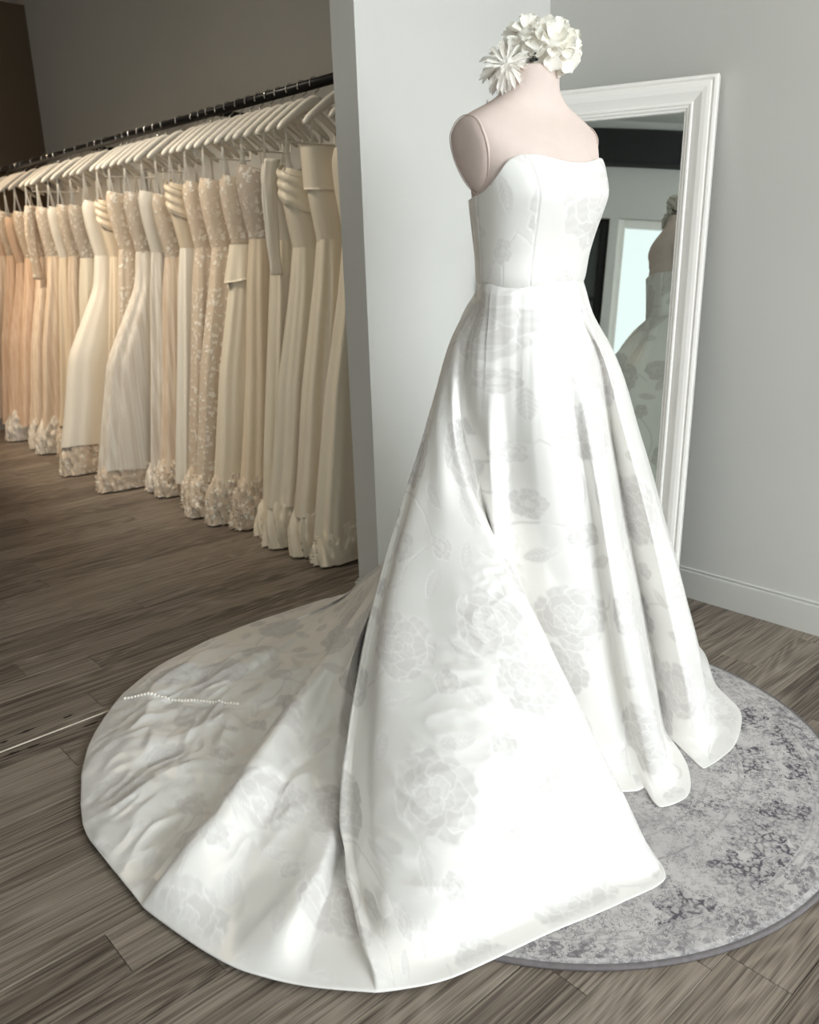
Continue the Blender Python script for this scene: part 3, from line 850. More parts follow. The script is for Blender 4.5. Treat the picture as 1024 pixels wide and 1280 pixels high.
# ------------------------------------------------------------------ wedding gown: skirt and train, lofted through the fold lines below
# every row is one fold line from waist to hem, world metres
GUIDES=[
[1.773,1.353,1.225,1.825,1.322,1.102,1.952,1.302,0.857,2.091,1.285,0.555,2.223,1.275,0.28,2.353,1.293,0.08,2.419,1.297,0.012],
[1.754,1.307,1.225,1.783,1.292,1.136,1.84,1.268,1.033,1.922,1.235,0.827,2.009,1.198,0.569,2.087,1.169,0.343,2.139,1.136,0.152,2.185,1.132,0.03,2.215,1.105,0.012],
[1.733,1.287,1.225,1.757,1.274,1.147,1.802,1.235,1.045,1.855,1.187,0.844,1.904,1.13,0.608,1.944,1.082,0.41,1.967,1.034,0.224,2.029,1.016,0.02,2.054,0.995,0.013,2.106,0.97,0.012],
[1.721,1.28,1.225,1.74,1.264,1.147,1.775,1.219,1.046,1.823,1.169,0.847,1.875,1.116,0.615,1.905,1.062,0.425,1.932,1.012,0.225,1.935,0.976,0.077,1.935,0.962,0.016,1.924,0.935,0.013,1.914,0.904,0.012],
[1.709,1.274,1.225,1.713,1.247,1.147,1.747,1.204,1.046,1.79,1.152,0.849,1.836,1.097,0.627,1.865,1.044,0.44,1.903,0.997,0.218,1.911,0.964,0.067,1.891,0.947,0.018,1.852,0.932,0.013,1.794,0.911,0.012],
[1.685,1.265,1.225,1.675,1.227,1.136,1.702,1.19,1.023,1.723,1.131,0.833,1.765,1.08,0.61,1.804,1.033,0.374,1.845,0.995,0.142,1.856,0.993,0.03,1.817,0.964,0.012],
[1.662,1.26,1.225,1.68,1.245,1.135,1.712,1.221,1.058,1.755,1.194,0.818,1.803,1.161,0.555,1.859,1.125,0.279,1.888,1.099,0.083,1.874,1.071,0.02,1.859,1.047,0.012],
[1.645,1.259,1.225,1.663,1.239,1.136,1.676,1.207,1.044,1.688,1.156,0.796,1.704,1.095,0.517,1.724,1.023,0.203,1.744,0.973,0.018,1.759,0.958,0.013,1.772,0.943,0.012],
[1.633,1.258,1.225,1.64,1.236,1.138,1.643,1.196,0.992,1.638,1.133,0.77,1.634,1.058,0.485,1.641,0.985,0.23,1.677,0.928,0.018,1.669,0.909,0.013,1.651,0.879,0.012],
[1.614,1.259,1.225,1.618,1.242,1.14,1.613,1.202,0.995,1.61,1.145,0.773,1.604,1.074,0.489,1.615,1.008,0.209,1.633,0.961,0.03,1.576,0.905,0.012],
[1.596,1.262,1.225,1.6,1.247,1.141,1.608,1.221,0.994,1.618,1.176,0.766,1.628,1.115,0.47,1.646,1.054,0.177,1.638,1.004,0.03,1.615,0.969,0.012],
[1.571,1.269,1.225,1.567,1.262,1.143,1.566,1.23,0.998,1.571,1.191,0.773,1.575,1.141,0.479,1.6,1.07,0.167,1.63,1.036,0.03,1.593,0.977,0.012],
[1.537,1.285,1.225,1.519,1.291,1.145,1.516,1.27,1.001,1.519,1.244,0.774,1.523,1.213,0.474,1.557,1.153,0.15,1.567,1.099,0.03,1.537,1.047,0.012],
[1.511,1.305,1.225,1.494,1.315,1.146,1.498,1.323,0.998,1.503,1.321,0.764,1.509,1.298,0.518,1.538,1.25,0.211,1.575,1.162,0.02,1.571,1.108,0.012],
[1.492,1.333,1.225,1.479,1.341,1.146,1.461,1.345,1.001,1.453,1.339,0.811,1.478,1.335,0.56,1.522,1.297,0.223,1.567,1.222,0.02,1.572,1.157,0.012],
[1.484,1.362,1.225,1.477,1.366,1.155,1.461,1.385,1.073,1.459,1.395,0.919,1.471,1.387,0.759,1.504,1.364,0.545,1.562,1.316,0.2,1.585,1.237,0.03,1.589,1.165,0.012],
[1.489,1.396,1.225,1.494,1.408,1.161,1.474,1.44,1.087,1.461,1.438,0.894,1.459,1.393,0.74,1.456,1.315,0.614,1.466,1.226,0.466,1.457,1.087,0.264,1.514,1.031,0.02,1.48,0.949,0.012],
[1.506,1.422,1.225,1.506,1.432,1.167,1.472,1.462,1.086,1.435,1.441,0.896,1.417,1.376,0.759,1.403,1.282,0.644,1.396,1.167,0.506,1.383,1.019,0.322,1.38,0.888,0.149,1.372,0.815,0.06,1.381,0.79,0.015,1.365,0.761,0.012],
[1.516,1.432,1.225,1.514,1.451,1.168,1.48,1.481,1.084,1.432,1.457,0.894,1.398,1.393,0.752,1.371,1.304,0.637,1.347,1.198,0.512,1.316,1.051,0.336,1.288,0.916,0.151,1.286,0.866,0.075,1.281,0.836,0.018,1.246,0.789,0.012],
[1.527,1.44,1.225,1.519,1.46,1.172,1.486,1.496,1.083,1.426,1.476,0.893,1.374,1.415,0.753,1.334,1.337,0.619,1.28,1.23,0.484,1.221,1.096,0.317,1.153,0.969,0.154,1.128,0.918,0.075,1.109,0.883,0.018,1.07,0.841,0.012],
[1.539,1.447,1.225,1.53,1.477,1.172,1.494,1.509,1.081,1.425,1.497,0.89,1.36,1.454,0.739,1.294,1.393,0.595,1.215,1.302,0.442,1.109,1.182,0.289,0.995,1.056,0.153,0.923,0.978,0.07,0.892,0.939,0.018,0.858,0.899,0.012],
[1.549,1.452,1.225,1.536,1.485,1.174,1.503,1.521,1.078,1.428,1.521,0.879,1.349,1.504,0.722,1.249,1.473,0.545,1.143,1.406,0.391,1.039,1.312,0.242,0.935,1.19,0.131,0.837,1.027,0.045,0.785,0.94,0.012],
[1.554,1.454,1.225,1.541,1.491,1.173,1.512,1.53,1.071,1.443,1.544,0.865,1.373,1.553,0.699,1.251,1.531,0.46,1.135,1.467,0.292,1.024,1.378,0.161,0.944,1.289,0.092,0.88,1.186,0.033,0.786,1.017,0.035,0.761,0.956,0.012],
[1.557,1.456,1.225,1.542,1.493,1.173,1.512,1.533,1.066,1.437,1.546,0.864,1.364,1.558,0.697,1.237,1.537,0.456,1.116,1.471,0.292,1.003,1.384,0.162,0.928,1.303,0.093,0.866,1.198,0.044,0.772,1.021,0.035,0.75,0.964,0.012],
[1.569,1.459,1.225,1.555,1.508,1.168,1.541,1.56,1.046,1.503,1.595,0.868,1.461,1.632,0.684,1.398,1.688,0.409,1.321,1.676,0.206,1.243,1.625,0.034,1.043,1.379,0.035,0.908,1.197,0.02,0.804,1.059,0.016,0.735,0.978,0.012],
[1.579,1.462,1.225,1.562,1.516,1.164,1.561,1.583,1.026,1.53,1.637,0.826,1.503,1.701,0.627,1.459,1.781,0.364,1.401,1.832,0.12,1.169,1.586,0.06,0.936,1.311,0.02,0.746,1.159,0.015,0.66,1.066,0.012],
[1.585,1.463,1.225,1.565,1.519,1.161,1.568,1.591,1.018,1.542,1.654,0.81,1.521,1.726,0.606,1.489,1.821,0.344,1.304,1.739,0.19,1.117,1.571,0.09,0.876,1.292,0.065,0.684,1.182,0.05,0.609,1.149,0.012],
[1.593,1.465,1.225,1.569,1.523,1.157,1.575,1.598,1.011,1.554,1.67,0.795,1.539,1.75,0.585,1.513,1.854,0.328,1.31,1.768,0.19,1.089,1.63,0.1,0.845,1.444,0.06,0.669,1.316,0.03,0.579,1.214,0.012],
[1.604,1.466,1.225,1.576,1.53,1.153,1.587,1.614,1.0,1.577,1.703,0.763,1.575,1.799,0.542,1.557,1.935,0.292,1.432,1.901,0.22,1.132,1.744,0.16,0.772,1.525,0.12,0.577,1.461,0.06,0.53,1.463,0.012],
[1.611,1.466,1.225,1.578,1.528,1.149,1.595,1.619,0.99,1.592,1.716,0.747,1.601,1.829,0.517,1.611,1.993,0.279,1.568,2.082,0.12,1.262,1.941,0.03,0.842,1.658,0.016,0.597,1.516,0.014,0.529,1.49,0.012],
[1.624,1.467,1.225,1.586,1.534,1.144,1.604,1.625,0.984,1.608,1.729,0.737,1.629,1.858,0.496,1.639,2.022,0.28,1.636,2.212,0.09,1.213,2.022,0.04,0.753,1.777,0.035,0.548,1.711,0.02,0.534,1.75,0.012],
[1.637,1.466,1.225,1.588,1.533,1.14,1.613,1.631,0.978,1.623,1.742,0.725,1.657,1.886,0.478,1.666,2.052,0.27,1.659,2.261,0.08,1.197,2.136,0.03,0.809,2.002,0.035,0.656,2.027,0.02,0.635,2.053,0.012],
[1.651,1.465,1.225,1.594,1.533,1.135,1.621,1.637,0.973,1.64,1.754,0.716,1.687,1.913,0.459,1.707,2.096,0.255,1.7,2.314,0.07,1.241,2.204,0.045,0.958,2.202,0.03,0.871,2.294,0.02,0.858,2.341,0.012],
[1.666,1.462,1.225,1.601,1.534,1.131,1.639,1.648,0.965,1.664,1.773,0.703,1.722,1.949,0.443,1.747,2.141,0.238,1.743,2.366,0.06,1.375,2.32,0.03,1.15,2.356,0.03,1.087,2.415,0.02,1.075,2.466,0.012],
[1.681,1.458,1.225,1.613,1.537,1.126,1.658,1.658,0.962,1.696,1.797,0.691,1.759,1.983,0.426,1.798,2.203,0.21,1.801,2.407,0.05,1.57,2.407,0.035,1.478,2.48,0.02,1.447,2.518,0.015,1.42,2.536,0.012],
[1.695,1.453,1.225,1.626,1.538,1.121,1.679,1.666,0.959,1.731,1.82,0.681,1.802,2.011,0.409,1.845,2.241,0.193,1.886,2.434,0.05,1.855,2.477,0.03,1.811,2.494,0.018,1.802,2.513,0.012],
[1.709,1.447,1.225,1.66,1.52,1.08,1.7,1.68,0.85,1.74,1.85,0.55,1.77,2.05,0.28,1.77,2.2,0.06,1.78,2.28,0.012],
[1.727,1.435,1.225,1.69,1.51,1.08,1.76,1.63,0.85,1.83,1.75,0.55,1.9,1.86,0.25,1.94,1.95,0.05,1.96,2.02,0.012],
[1.747,1.419,1.225,1.72,1.49,1.08,1.81,1.57,0.85,1.91,1.64,0.55,2.02,1.72,0.25,2.1,1.77,0.05,2.15,1.8,0.012],
[1.764,1.395,1.225,1.77,1.41,1.08,1.9,1.43,0.85,2.06,1.44,0.55,2.23,1.45,0.28,2.34,1.46,0.06,2.4,1.46,0.012]]
GNAME = ['bk6', 'r1c', 'r1b', 'r1x', 'r1', 'r1m', 'v1', 'r2c', 'r2', 'r2b', 'v2', 'g3', 'g3b', 'v3b', 'v3', 'v4', 'vp', 'p', 'p2', 'm2', 'm1', 'l2', 'le', 'l', 'vl', 't1z', 't1y', 't1', 'rt', 'vr', 't2a', 't2b', 't2c', 't2d', 't2e', 't2f', 'bk1', 'bk3', 'bk4', 'bk5']

def pchip_periodic(s, Y, sq):
    """monotone cubic through Y (m x ...) at s (m, periodic with period s[-1]+last gap given in s_end)"""
    return None

def skirt():
    NT_, NS = 430, 1900
    G = [np.array(g_).reshape(-1, 3) for g_ in GUIDES]
    ng = len(G)
    C = np.zeros((ng, NT_, 3)); Ls = np.zeros(ng)
    for i, g_ in enumerate(G):
        C[i], Ls[i] = catmull(g_, NT_)
    C[:, :, 2] = np.maximum(C[:, :, 2], 0.012)
    # spacing parameter round the gown: hem and mid-height gaps together
    gap = np.array([0.5 * np.linalg.norm(C[(i + 1) % ng, -1] - C[i, -1]) + 0.9 * np.linalg.norm(C[(i + 1) % ng, NT_ // 2] - C[i, NT_ // 2]) + 0.04 for i in range(ng)])
    s = np.concatenate([[0], np.cumsum(gap)]); per = s[-1]
    # periodic monotone cubic (Fritsch-Carlson limited) between guides
    h = gap[:, None, None]
    delta = (np.roll(C, -1, 0) - C) / h
    dprev = np.roll(delta, 1, 0); hp = np.roll(gap, 1)[:, None, None]
    w1 = 2 * h + hp; w2 = h + 2 * hp
    same = dprev * delta > 0
    with np.errstate(divide='ignore', invalid='ignore'):
        m_ = np.where(same, (w1 + w2) / (w1 / np.where(same, dprev, 1) + w2 / np.where(same, delta, 1)), 0.0)
    # let smooth stretches keep a little roundness
    mc = (hp * delta + h * dprev) / (h + hp)
    m_ = 0.75 * m_ + 0.25 * np.clip(mc, -3 * np.minimum(abs(dprev), abs(delta)) - 0.25 * abs(mc), 3 * np.minimum(abs(dprev), abs(delta)) + 0.25 * abs(mc))
    sq = np.arange(NS) / NS * per
    idx = np.clip(np.searchsorted(s, sq, side='right') - 1, 0, ng - 1)
    tt = ((sq - s[idx]) / gap[idx])[:, None, None]
    i1 = (idx + 1) % ng; hh = gap[idx][:, None, None]
    P = ((2 * tt ** 3 - 3 * tt ** 2 + 1) * C[idx] + (tt ** 3 - 2 * tt ** 2 + tt) * hh * m_[idx]
         + (-2 * tt ** 3 + 3 * tt ** 2) * C[i1] + (tt ** 3 - tt ** 2) * hh * m_[i1])       # NS x NT x 3
    # the cloth is taut over the hips: soften the folds there, and round every crease a little
    def soften(Q, n):
        k_ = np.hanning(n + 2)[1:-1]; k_ /= k_.sum(); h_ = n // 2
        W_ = np.concatenate([Q[-h_:], Q, Q[:h_]]); o_ = np.zeros_like(Q)
        for i_, c_ in enumerate(k_): o_ += c_ * W_[i_:i_ + len(Q)]
        return o_
    P = soften(P, 7)
    wz = (smoothstep(0.78, 1.08, P[:, :, 2]) * 0.85)[:, :, None]
    P = P * (1 - wz) + soften(P, 91) * wz
    Lq = (1 - tt[:, 0, 0]) * Ls[idx] + tt[:, 0, 0] * Ls[i1]
    # flat-pattern coordinates: circle-skirt sectors
    rho = np.concatenate([np.zeros((NS, 1)), np.cumsum(np.linalg.norm(np.diff(P, axis=1), axis=2), axis=1)], axis=1) + 0.16
    ref = int(NT_ * 0.72)
    ds = np.linalg.norm(np.roll(P[:, ref], -1, 0) - P[:, ref], axis=1)
    dphi = np.minimum(ds, 0.01) / rho[:, ref]
    phi = np.concatenate([[0], np.cumsum(dphi)[:-1]])[:, None] + 0.35
    U = rho * np.cos(phi); Vv = rho * np.sin(phi)
    hemd = (rho[:, -1:] - rho)
    # the part of the train lying on the floor is flat cloth: laid out by its own plan
    i0, i1_ = GNAME.index('vl'), GNAME.index('t2f')
    on = ((sq >= s[i0] - 0.3 * gap[i0 - 1]) & (sq <= s[i1_]))[:, None]
    uu = np.where(on, P[:, :, 0] * 0.82 + P[:, :, 1] * 0.57 + 0.18, U + 0.30); vv = np.where(on, -P[:, :, 0] * 0.57 + P[:, :, 1] * 0.82 - 0.5 * P[:, :, 2], Vv + 0.21)
    mo = motif(uu, vv)
    # hem facing: plain band
    # normals for displacement
    du = np.roll(P, -1, 0) - np.roll(P, 1, 0); dv = np.gradient(P, axis=1)
    N = np.cross(du, dv); N /= np.linalg.norm(N, axis=2)[:, :, None] + 1e-12
    out = P - np.array([AX, AY, 0]); sgn = np.sign((N[:, :50, :2] * out[:, :50, :2]).sum())
    N = N * sgn
    # crumples: stronger on the parts of the train that lie on the floor
    low = 1 - smoothstep(0.03, 0.22, P[:, :, 2])
    deg = np.degrees(np.arctan2(P[:, :, 1] - AY, P[:, :, 0] - AX)) % 360
    def zone(a0, a1, f=14):
        return smoothstep(a0 - f, a0 + f, deg) * (1 - smoothstep(a1 - f, a1 + f, deg))
    left = zone(108, 176, 6) * low                      # rumpled back of the train
    mid = zone(182, 206, 6) * low
    # wrinkles run across the floor roughly along world direction (1, 0.25)
    X_, Y_ = P[:, :, 0], P[:, :, 1]
    r1 = perlin(X_ * 2.2 + Y_ * 1.6 + 3, (Y_ - 0.5 * X_) * 5.0 + 0.5 * perlin(X_ * 5, Y_ * 5))
    r2 = perlin(X_ * 6 + Y_ * 4 + 9, (Y_ - 0.6 * X_) * 12.0 + 0.8 * perlin(X_ * 9 + 4, Y_ * 9))
    r3 = perlin(X_ * 26, Y_ * 26)
    wr = 0.017 * (1 - np.abs(r1) * 2.6) + 0.008 * (1 - np.abs(r2) * 2.5) + 0.004 * r3
    edge = smoothstep(0.0, 0.16, hemd)
    disp = left * wr * (0.25 + 0.75 * edge)
    r4 = perlin(X_ * 5 + 40, Y_ * 7); r5 = perlin(X_ * 14, Y_ * 14 + 7)
    disp = disp + mid * (0.006 * (1 - np.abs(r4) * 2.4) + 0.004 * r5) * (0.3 + 0.7 * edge)
    # panel: pulls along its left edge, and a soft scoop near the tip
    sp = np.array(['l' == '']) if False else None
    pan = zone(196, 250, 10)
    r6 = perlin(P[:, :, 2] * 26 + 0.3 * X_ * 10, deg * 0.09)
    r7 = perlin(P[:, :, 2] * 60 + 11, deg * 0.22)
    pull = zone(194, 216, 7) * smoothstep(0.02, 0.08, P[:, :, 2]) * (1 - smoothstep(0.5, 0.75, P[:, :, 2]))
    disp = disp + pull * (0.004 * (1 - np.abs(r6) * 2.4) + 0.002 * r7)
    # soft body everywhere
    disp = disp + 0.0032 * perlin(X_ * 7 + 2, P[:, :, 2] * 4 + Y_ * 7) * smoothstep(0.18, 0.35, rho)
    # gathers under the waist
    z = P[:, :, 2]
    gath = (1 - smoothstep(0.95, 1.20, z)) * 0 + smoothstep(1.222, 1.19, z) * smoothstep(0.78, 1.05, z)
    ph = (np.arange(NS) / NS)[:, None]
    th = np.degrees(np.arctan2((P[:, :, 1] - AY), (P[:, :, 0] - AX)))
    disp = disp + gath * 0.006 * perlin(th * 0.055 + 5, z * 1.2) + gath * 0.0018 * perlin(th * 0.16 + 9, z * 2.0)
    P = P + N * disp[:, :, None]
    P[:, :, 2] = np.maximum(P[:, :, 2], 0.0115)
    # cloth resting against the end of the partition wall
    near = smoothstep(2.12, 2.22, P[:, :, 1])
    P[:, :, 0] = np.where(P[:, :, 0] > 1.80, P[:, :, 0] * (1 - near) + near * (1.80 + 0.022 * np.tanh((P[:, :, 0] - 1.80) / 0.05)), P[:, :, 0])
    # close to the bodice at the waist
    P[:, 0, 2] = WZ + 0.001
    co = P.transpose(1, 0, 2)          # NT x NS
    mo = mo.T.copy(); mo[-9:, :] *= np.linspace(1, 0, 9)[:, None]
    # hem turned under: a rolled edge with thickness
    hem = co[-1]; inn = co[-4] - co[-1]; inn /= np.linalg.norm(inn, axis=1)[:, None] + 1e-9
    e1 = hem + np.array([0, 0, -0.0018]) - inn * 0.001; e2 = hem + inn * 0.004 + np.array([0, 0, -0.0022])
    allco = np.concatenate([co.reshape(-1, 3), e1, e2])
    me = mesh_np('skirt', to_local(allco), grid_faces(NT_ + 2, NS, wrap=True, flip=True))
    set_motif(me, np.concatenate([mo.ravel(), np.zeros(2 * NS)]))
    o = link('skirt', me, M_DAMASK, gown)
    return co
SK = skirt()

# buttons down the centre back, lying on the train
def buttons():
    sub = SK[::3, ::3]; n, k = sub.shape[:2]
    bvh = BVHTree.FromPolygons([tuple(p) for p in sub.reshape(-1, 3)], grid_faces(n, k, wrap=True).tolist())
    bm = bmesh.new(); bmesh.ops.create_uvsphere(bm, u_segments=10, v_segments=6, radius=0.0058)
    for v in bm.verts: v.co.z *= 0.75
    me = bpy.data.meshes.new('button'); bm.to_mesh(me); bm.free()
    me.polygons.foreach_set('use_smooth', np.ones(len(me.polygons), dtype=bool)); me.materials.append(M_PEARL)
    a, b = Vector((1.079, 2.001, 0)), Vector((0.872, 2.318, 0))
    num = 36
    for i in range(num):
        p = a.lerp(b, i / (num - 1)); p.x += 0.012 * math.sin(i / num * PI); 
        h = bvh.ray_cast(Vector((p.x, p.y, 0.5)), Vector((0, 0, -1)))
        if h[0] is None: continue
        o = bpy.data.objects.new('button', me); COL.objects.link(o); o.parent = gown
        o.location = h[0] - Vector((AX, AY, 0)) + Vector((0, 0, 0.0022))
buttons()
# ------------------------------------------------------------------ flowers on the neck of the form
def petal_mesh(name, L, W, cup, curl, mat, nu=9, nv=8, ruffle=0.0, seed=0):
    """petal growing along +y from the origin, cupped towards +z"""
    r2 = np.random.default_rng(seed); V = []
    ph = r2.uniform(0, 6)
    for i in range(nv):
        t = i / (nv - 1)
        wd = W * (math.sin(PI * (0.10 + 0.58 * t)) ** 0.8) * math.sqrt(max(0.12, 1 - max(0.0, (t - 0.80) / 0.205) ** 2))
        for j in range(nu):
            u = j / (nu - 1) * 2 - 1
            y_ = L * (t - 0.10 * u * u * t + ruffle * 0.3 * t ** 3 * math.sin(u * 6 + ph))
            z = cup * (u * u) * wd * (0.4 + 0.6 * t) + curl * L * t * t + ruffle * L * t * t * 0.6 * math.sin(u * 9 + ph * 2)
            V.append((u * wd * 0.5, y_, z))
    V = np.array(V)
    F = grid_faces(nv, nu)
    me = mesh_np(name, V * 1.18, F); me.materials.append(mat)
    return me

def dome_bloom(name, label, center, axis, mat, n, rs, L, W, cup, curl, ruffle, lift0, lift1, span, core, seed):
    """a full bloom: petals overlapping like scales over a dome, from the heart (axis) to the rim"""
    root = tag(empty(name, center), label, 'flower')
    root.rotation_mode = 'QUATERNION'; root.rotation_quaternion = Vector(axis).normalized().to_track_quat('Z', 'Y')
    r2 = random.Random(seed)
    meshes = [petal_mesh('petal', L * s / 1.18, W * s / 1.18, cup, curl, mat, ruffle=ruffle, seed=seed * 10 + k) for k, s in enumerate((0.85, 1.0, 1.12, 0.95))]
    small = [petal_mesh('petal', L * s / 1.18, W * s * 0.85 / 1.18, cup * 1.3, curl * -1.0, mat, ruffle=ruffle, seed=seed * 10 + 5 + k) for k, s in enumerate((0.7, 0.8))]
    for i in range(n):
        q = (i + 0.5) / n
        th = span * math.sqrt(q) * (1 + r2.uniform(-0.05, 0.05)); ph = i * 2.39996 + r2.uniform(-0.25, 0.25)
        up = Vector((math.sin(th) * math.cos(ph), math.sin(th) * math.sin(ph), math.cos(th)))
        et = Vector((math.cos(th) * math.cos(ph), math.cos(th) * math.sin(ph), -math.sin(th)))
        lf = math.radians(lift0 + (lift1 - lift0) * q + r2.uniform(-8, 8))
        d = et * math.cos(lf) + up * math.sin(lf); zf = up * math.cos(lf) - et * math.sin(lf); xf = d.cross(zf)
        o = bpy.data.objects.new('petal', small[i % 2] if q < 0.2 else meshes[i % 4]); COL.objects.link(o); o.parent = root
        mt = Matrix.Identity(4)
        for k in range(3): mt[k][0], mt[k][1], mt[k][2], mt[k][3] = xf[k], d[k], zf[k], up[k] * rs * (0.9 + 0.1 * q)
        o.matrix_local = mt
    bm = bmesh.new(); bmesh.ops.create_icosphere(bm, subdivisions=3, radius=core)
    me = bpy.data.meshes.new('flower_base'); bm.to_mesh(me); bm.free()
    me.polygons.foreach_set('use_smooth', np.ones(len(me.polygons), dtype=bool))
    link('flower_base', me, mat, root)
    return root

def flowers():
    p = dome_bloom('silk_peony', 'large ivory artificial peony facing forward on top of the form neck', (1.646, 1.322, 1.724), (-0.52, -0.74, 0.30), M_PETAL,
                   60, 0.036, 0.036, 0.046, 0.30, -0.12, 0.16, 58, 12, 2.0, 0.035, 3)
    link('stem', tube_mesh('stem', [(0, 0, -0.02), (0.004, -0.014, -0.036), (0.010, -0.028, -0.042)], 0.0022, 6), M_STEM, p)
    p = dome_bloom('silk_peony', 'white ruffled artificial bloom standing at the top, behind the ivory peony', (1.612, 1.368, 1.742), (-0.42, -0.50, 0.62), M_PETALW,
                   52, 0.030, 0.034, 0.042, 0.30, -0.10, 0.18, 60, 15, 2.1, 0.029, 4)
    link('stem', tube_mesh('stem', [(0, 0, -0.02), (0.0, -0.01, -0.034), (-0.004, 0.012, -0.048)], 0.0022, 6), M_STEM, p)
    p = dome_bloom('silk_chrysanthemum', 'bone white artificial chrysanthemum with narrow petals drooping at the neck side', (1.553, 1.378, 1.684), (-0.55, -0.52, 0.36), M_PETALB,
                   150, 0.027, 0.041, 0.0110, 0.7, -0.22, 0.03, 55, 10, 2.15, 0.025, 5)
    link('stem', tube_mesh('stem', [(0, 0, -0.02), (0.014, 0.008, -0.036), (0.030, 0.010, -0.046)], 0.0022, 6), M_STEM, p)
    # dark clip between the blooms, resting on the neck
    t = tag(empty('hair_comb', (1.604, 1.338, 1.689)), 'dark wire comb between the blooms on the neck top', 'comb')
    link('comb_bar', tube_mesh('comb_bar', [(-0.016, 0.0, 0.006), (0.004, -0.004, 0.0095), (0.028, 0.0, 0.006)], 0.003, 8), M_STEM, t)
    for i in range(4):
        x = -0.010 + i * 0.010
        link('tine', tube_mesh('tine', [(x, -0.001, 0.008), (x, -0.006, 0.016 + 0.004 * (i % 2)), (x + 0.002, -0.010, 0.022)], 0.0014, 6), M_STEM, t)
flowers()
# ------------------------------------------------------------------ clothes rail with gowns
RX, RZ_ = 2.40, 2.006
def rail():
    t = tag(empty('clothes_rail', (RX, 2.6, RZ_)), 'long black metal clothes rail holding the row of bridal gowns', 'clothes rail')
    link('rail_bar', tube_mesh('rail_bar', [(0, -0.18, 0), (0, 4.78, 0)], 0.0215, 18), M_BLACK, t)
    for yy in (-0.12, 1.5, 3.1, 4.6):
        link('wall_bracket', tube_mesh('wall_bracket', [(0.0, yy, 0.0), (XR - RX - 0.004, yy, 0.0)], 0.014, 10), M_BLACK, t)
        a = np.arange(20) / 20 * 2 * PI
        V = np.concatenate([np.stack([np.full(20, xx), yy + r_ * np.cos(a), r_ * np.sin(a)], axis=1) for xx, r_ in ((XR - RX - 0.001, 0.04), (XR - RX - 0.010, 0.04), (XR - RX - 0.012, 0.02))])
        link('flange', mesh_np('flange', V, grid_faces(3, 20, wrap=True)), M_BLACK, t)
rail()

# hanger: origin at the rail axis, arms along local x (near end -x), hangs down
def hanger_meshes():
    n = 25; V = []
    for i in range(n):
        u = i / (n - 1) * 2 - 1; au = abs(u)
        x = 0.205 * u
        zc = -0.070 - 0.118 * (math.sqrt(au * au + 0.04) - 0.2) / 0.82
        hh = 0.028 - 0.012 * au; tt = 0.0075 + 0.007 * au
        if au > 0.97: hh *= 0.6; tt *= 0.6
        for q in range(8):
            a = q / 8 * 2 * PI + PI / 8
            V.append((x, tt * math.cos(a), zc + hh * math.sin(a)))
    F = grid_faces(n, 8, wrap=True).tolist() + [list(range(8))[::-1], list(range((n - 1) * 8, n * 8))]
    bodym = mesh_np('hanger_body', np.array(V), F); bodym.materials.append(M_HANGER)
    pts = []
    R_ = 0.0262
    for q in np.linspace(math.radians(-30), math.radians(205), 16): pts.append((R_ * math.cos(q) * 1.0, 0, R_ * math.sin(q)))
    pts = pts[::-1]                              # from the open end over the rail
    hook = [(p[0], 0, p[2]) for p in pts]
    hook += [(0.020, 0, -0.0235), (0.006, 0, -0.032), (0.0, 0, -0.040), (0, 0, -0.06)]
    hm = tube_mesh('hook', hook, 0.0026, 7); hm.materials.append(M_CHROME)
    bm = bmesh.new(); box_bm(bm, 0, 0.30, -0.004, 0.004, -0.004, 0.004, 0.002)
    return bodym, hm
HB, HH = hanger_meshes()
def bar_mesh():
    me = tube_mesh('trouser_bar', [(-0.165, 0, -0.176), (-0.16, 0, -0.225), (0.16, 0, -0.225), (0.165, 0, -0.176)], 0.0045, 8)
    me.materials.append(M_HANGER); return me
HBAR = bar_mesh()

def gown_shell(name, prof, kfold, seed, mat, na=72, nz=46, room=1.0, tilt=0.0):
    """prof: (z, half width x, half thickness y, x shift, fold amplitude); top to bottom"""
    r2 = np.random.default_rng(seed)
    pr = np.array(prof); zs = np.linspace(0, 1, nz)
    tt = np.linspace(0, 1, len(pr))
    L = np.concatenate([[0], np.cumsum(np.abs(np.diff(pr[:, 0])) + 0.02)]); L /= L[-1]
    q = [np.interp(zs, L, pr[:, i]) for i in range(5)]
    ker = np.array([1, 2, 3, 2, 1.0]); ker /= ker.sum()
    q = [np.concatenate([c[:2], np.convolve(c, ker, mode='valid'), c[-2:]]) for c in q]
    a = np.arange(na) / na * 2 * PI
    ph = r2.uniform(0, 6, 4); k1, k2, k3 = kfold, kfold + int(r2.integers(2, 5)), kfold * 2 + 1
    V = []
    for i in range(nz):
        z, hw, ht, xs, am = (c[i] for c in q)
        drift = 0.5 * math.sin(zs[i] * 3 + ph[3])
        rip = 0.55 * np.sin(k1 * a + ph[0] + drift) + 0.3 * np.sin(k2 * a + ph[1] - drift) + 0.25 * np.sin(k3 * a + ph[2])
        e = 2.6
        ca, sa = np.cos(a), np.sin(a)
        x = hw * np.sign(ca) * np.abs(ca) ** (2 / e); y_ = ht * np.sign(sa) * np.abs(sa) ** (2 / e)
        d = am * rip
        nx, ny = ca * 0.7, sa
        yy = room * np.tanh((y_ + ny * d) / room)      # pressed between its neighbours
        V.append(np.stack([x + nx * d + xs, yy, np.maximum(np.full(na, z) + (0.008 * np.sin(3 * a + ph[1]) - tilt * (x + hw * 0.4)) * smoothstep(0.7, 1.0, zs[i]), 0.006)], axis=1))
    V = np.concatenate(V)
    me = mesh_np(name, V, grid_faces(nz, na, wrap=True)); me.materials.append(mat)
    return me

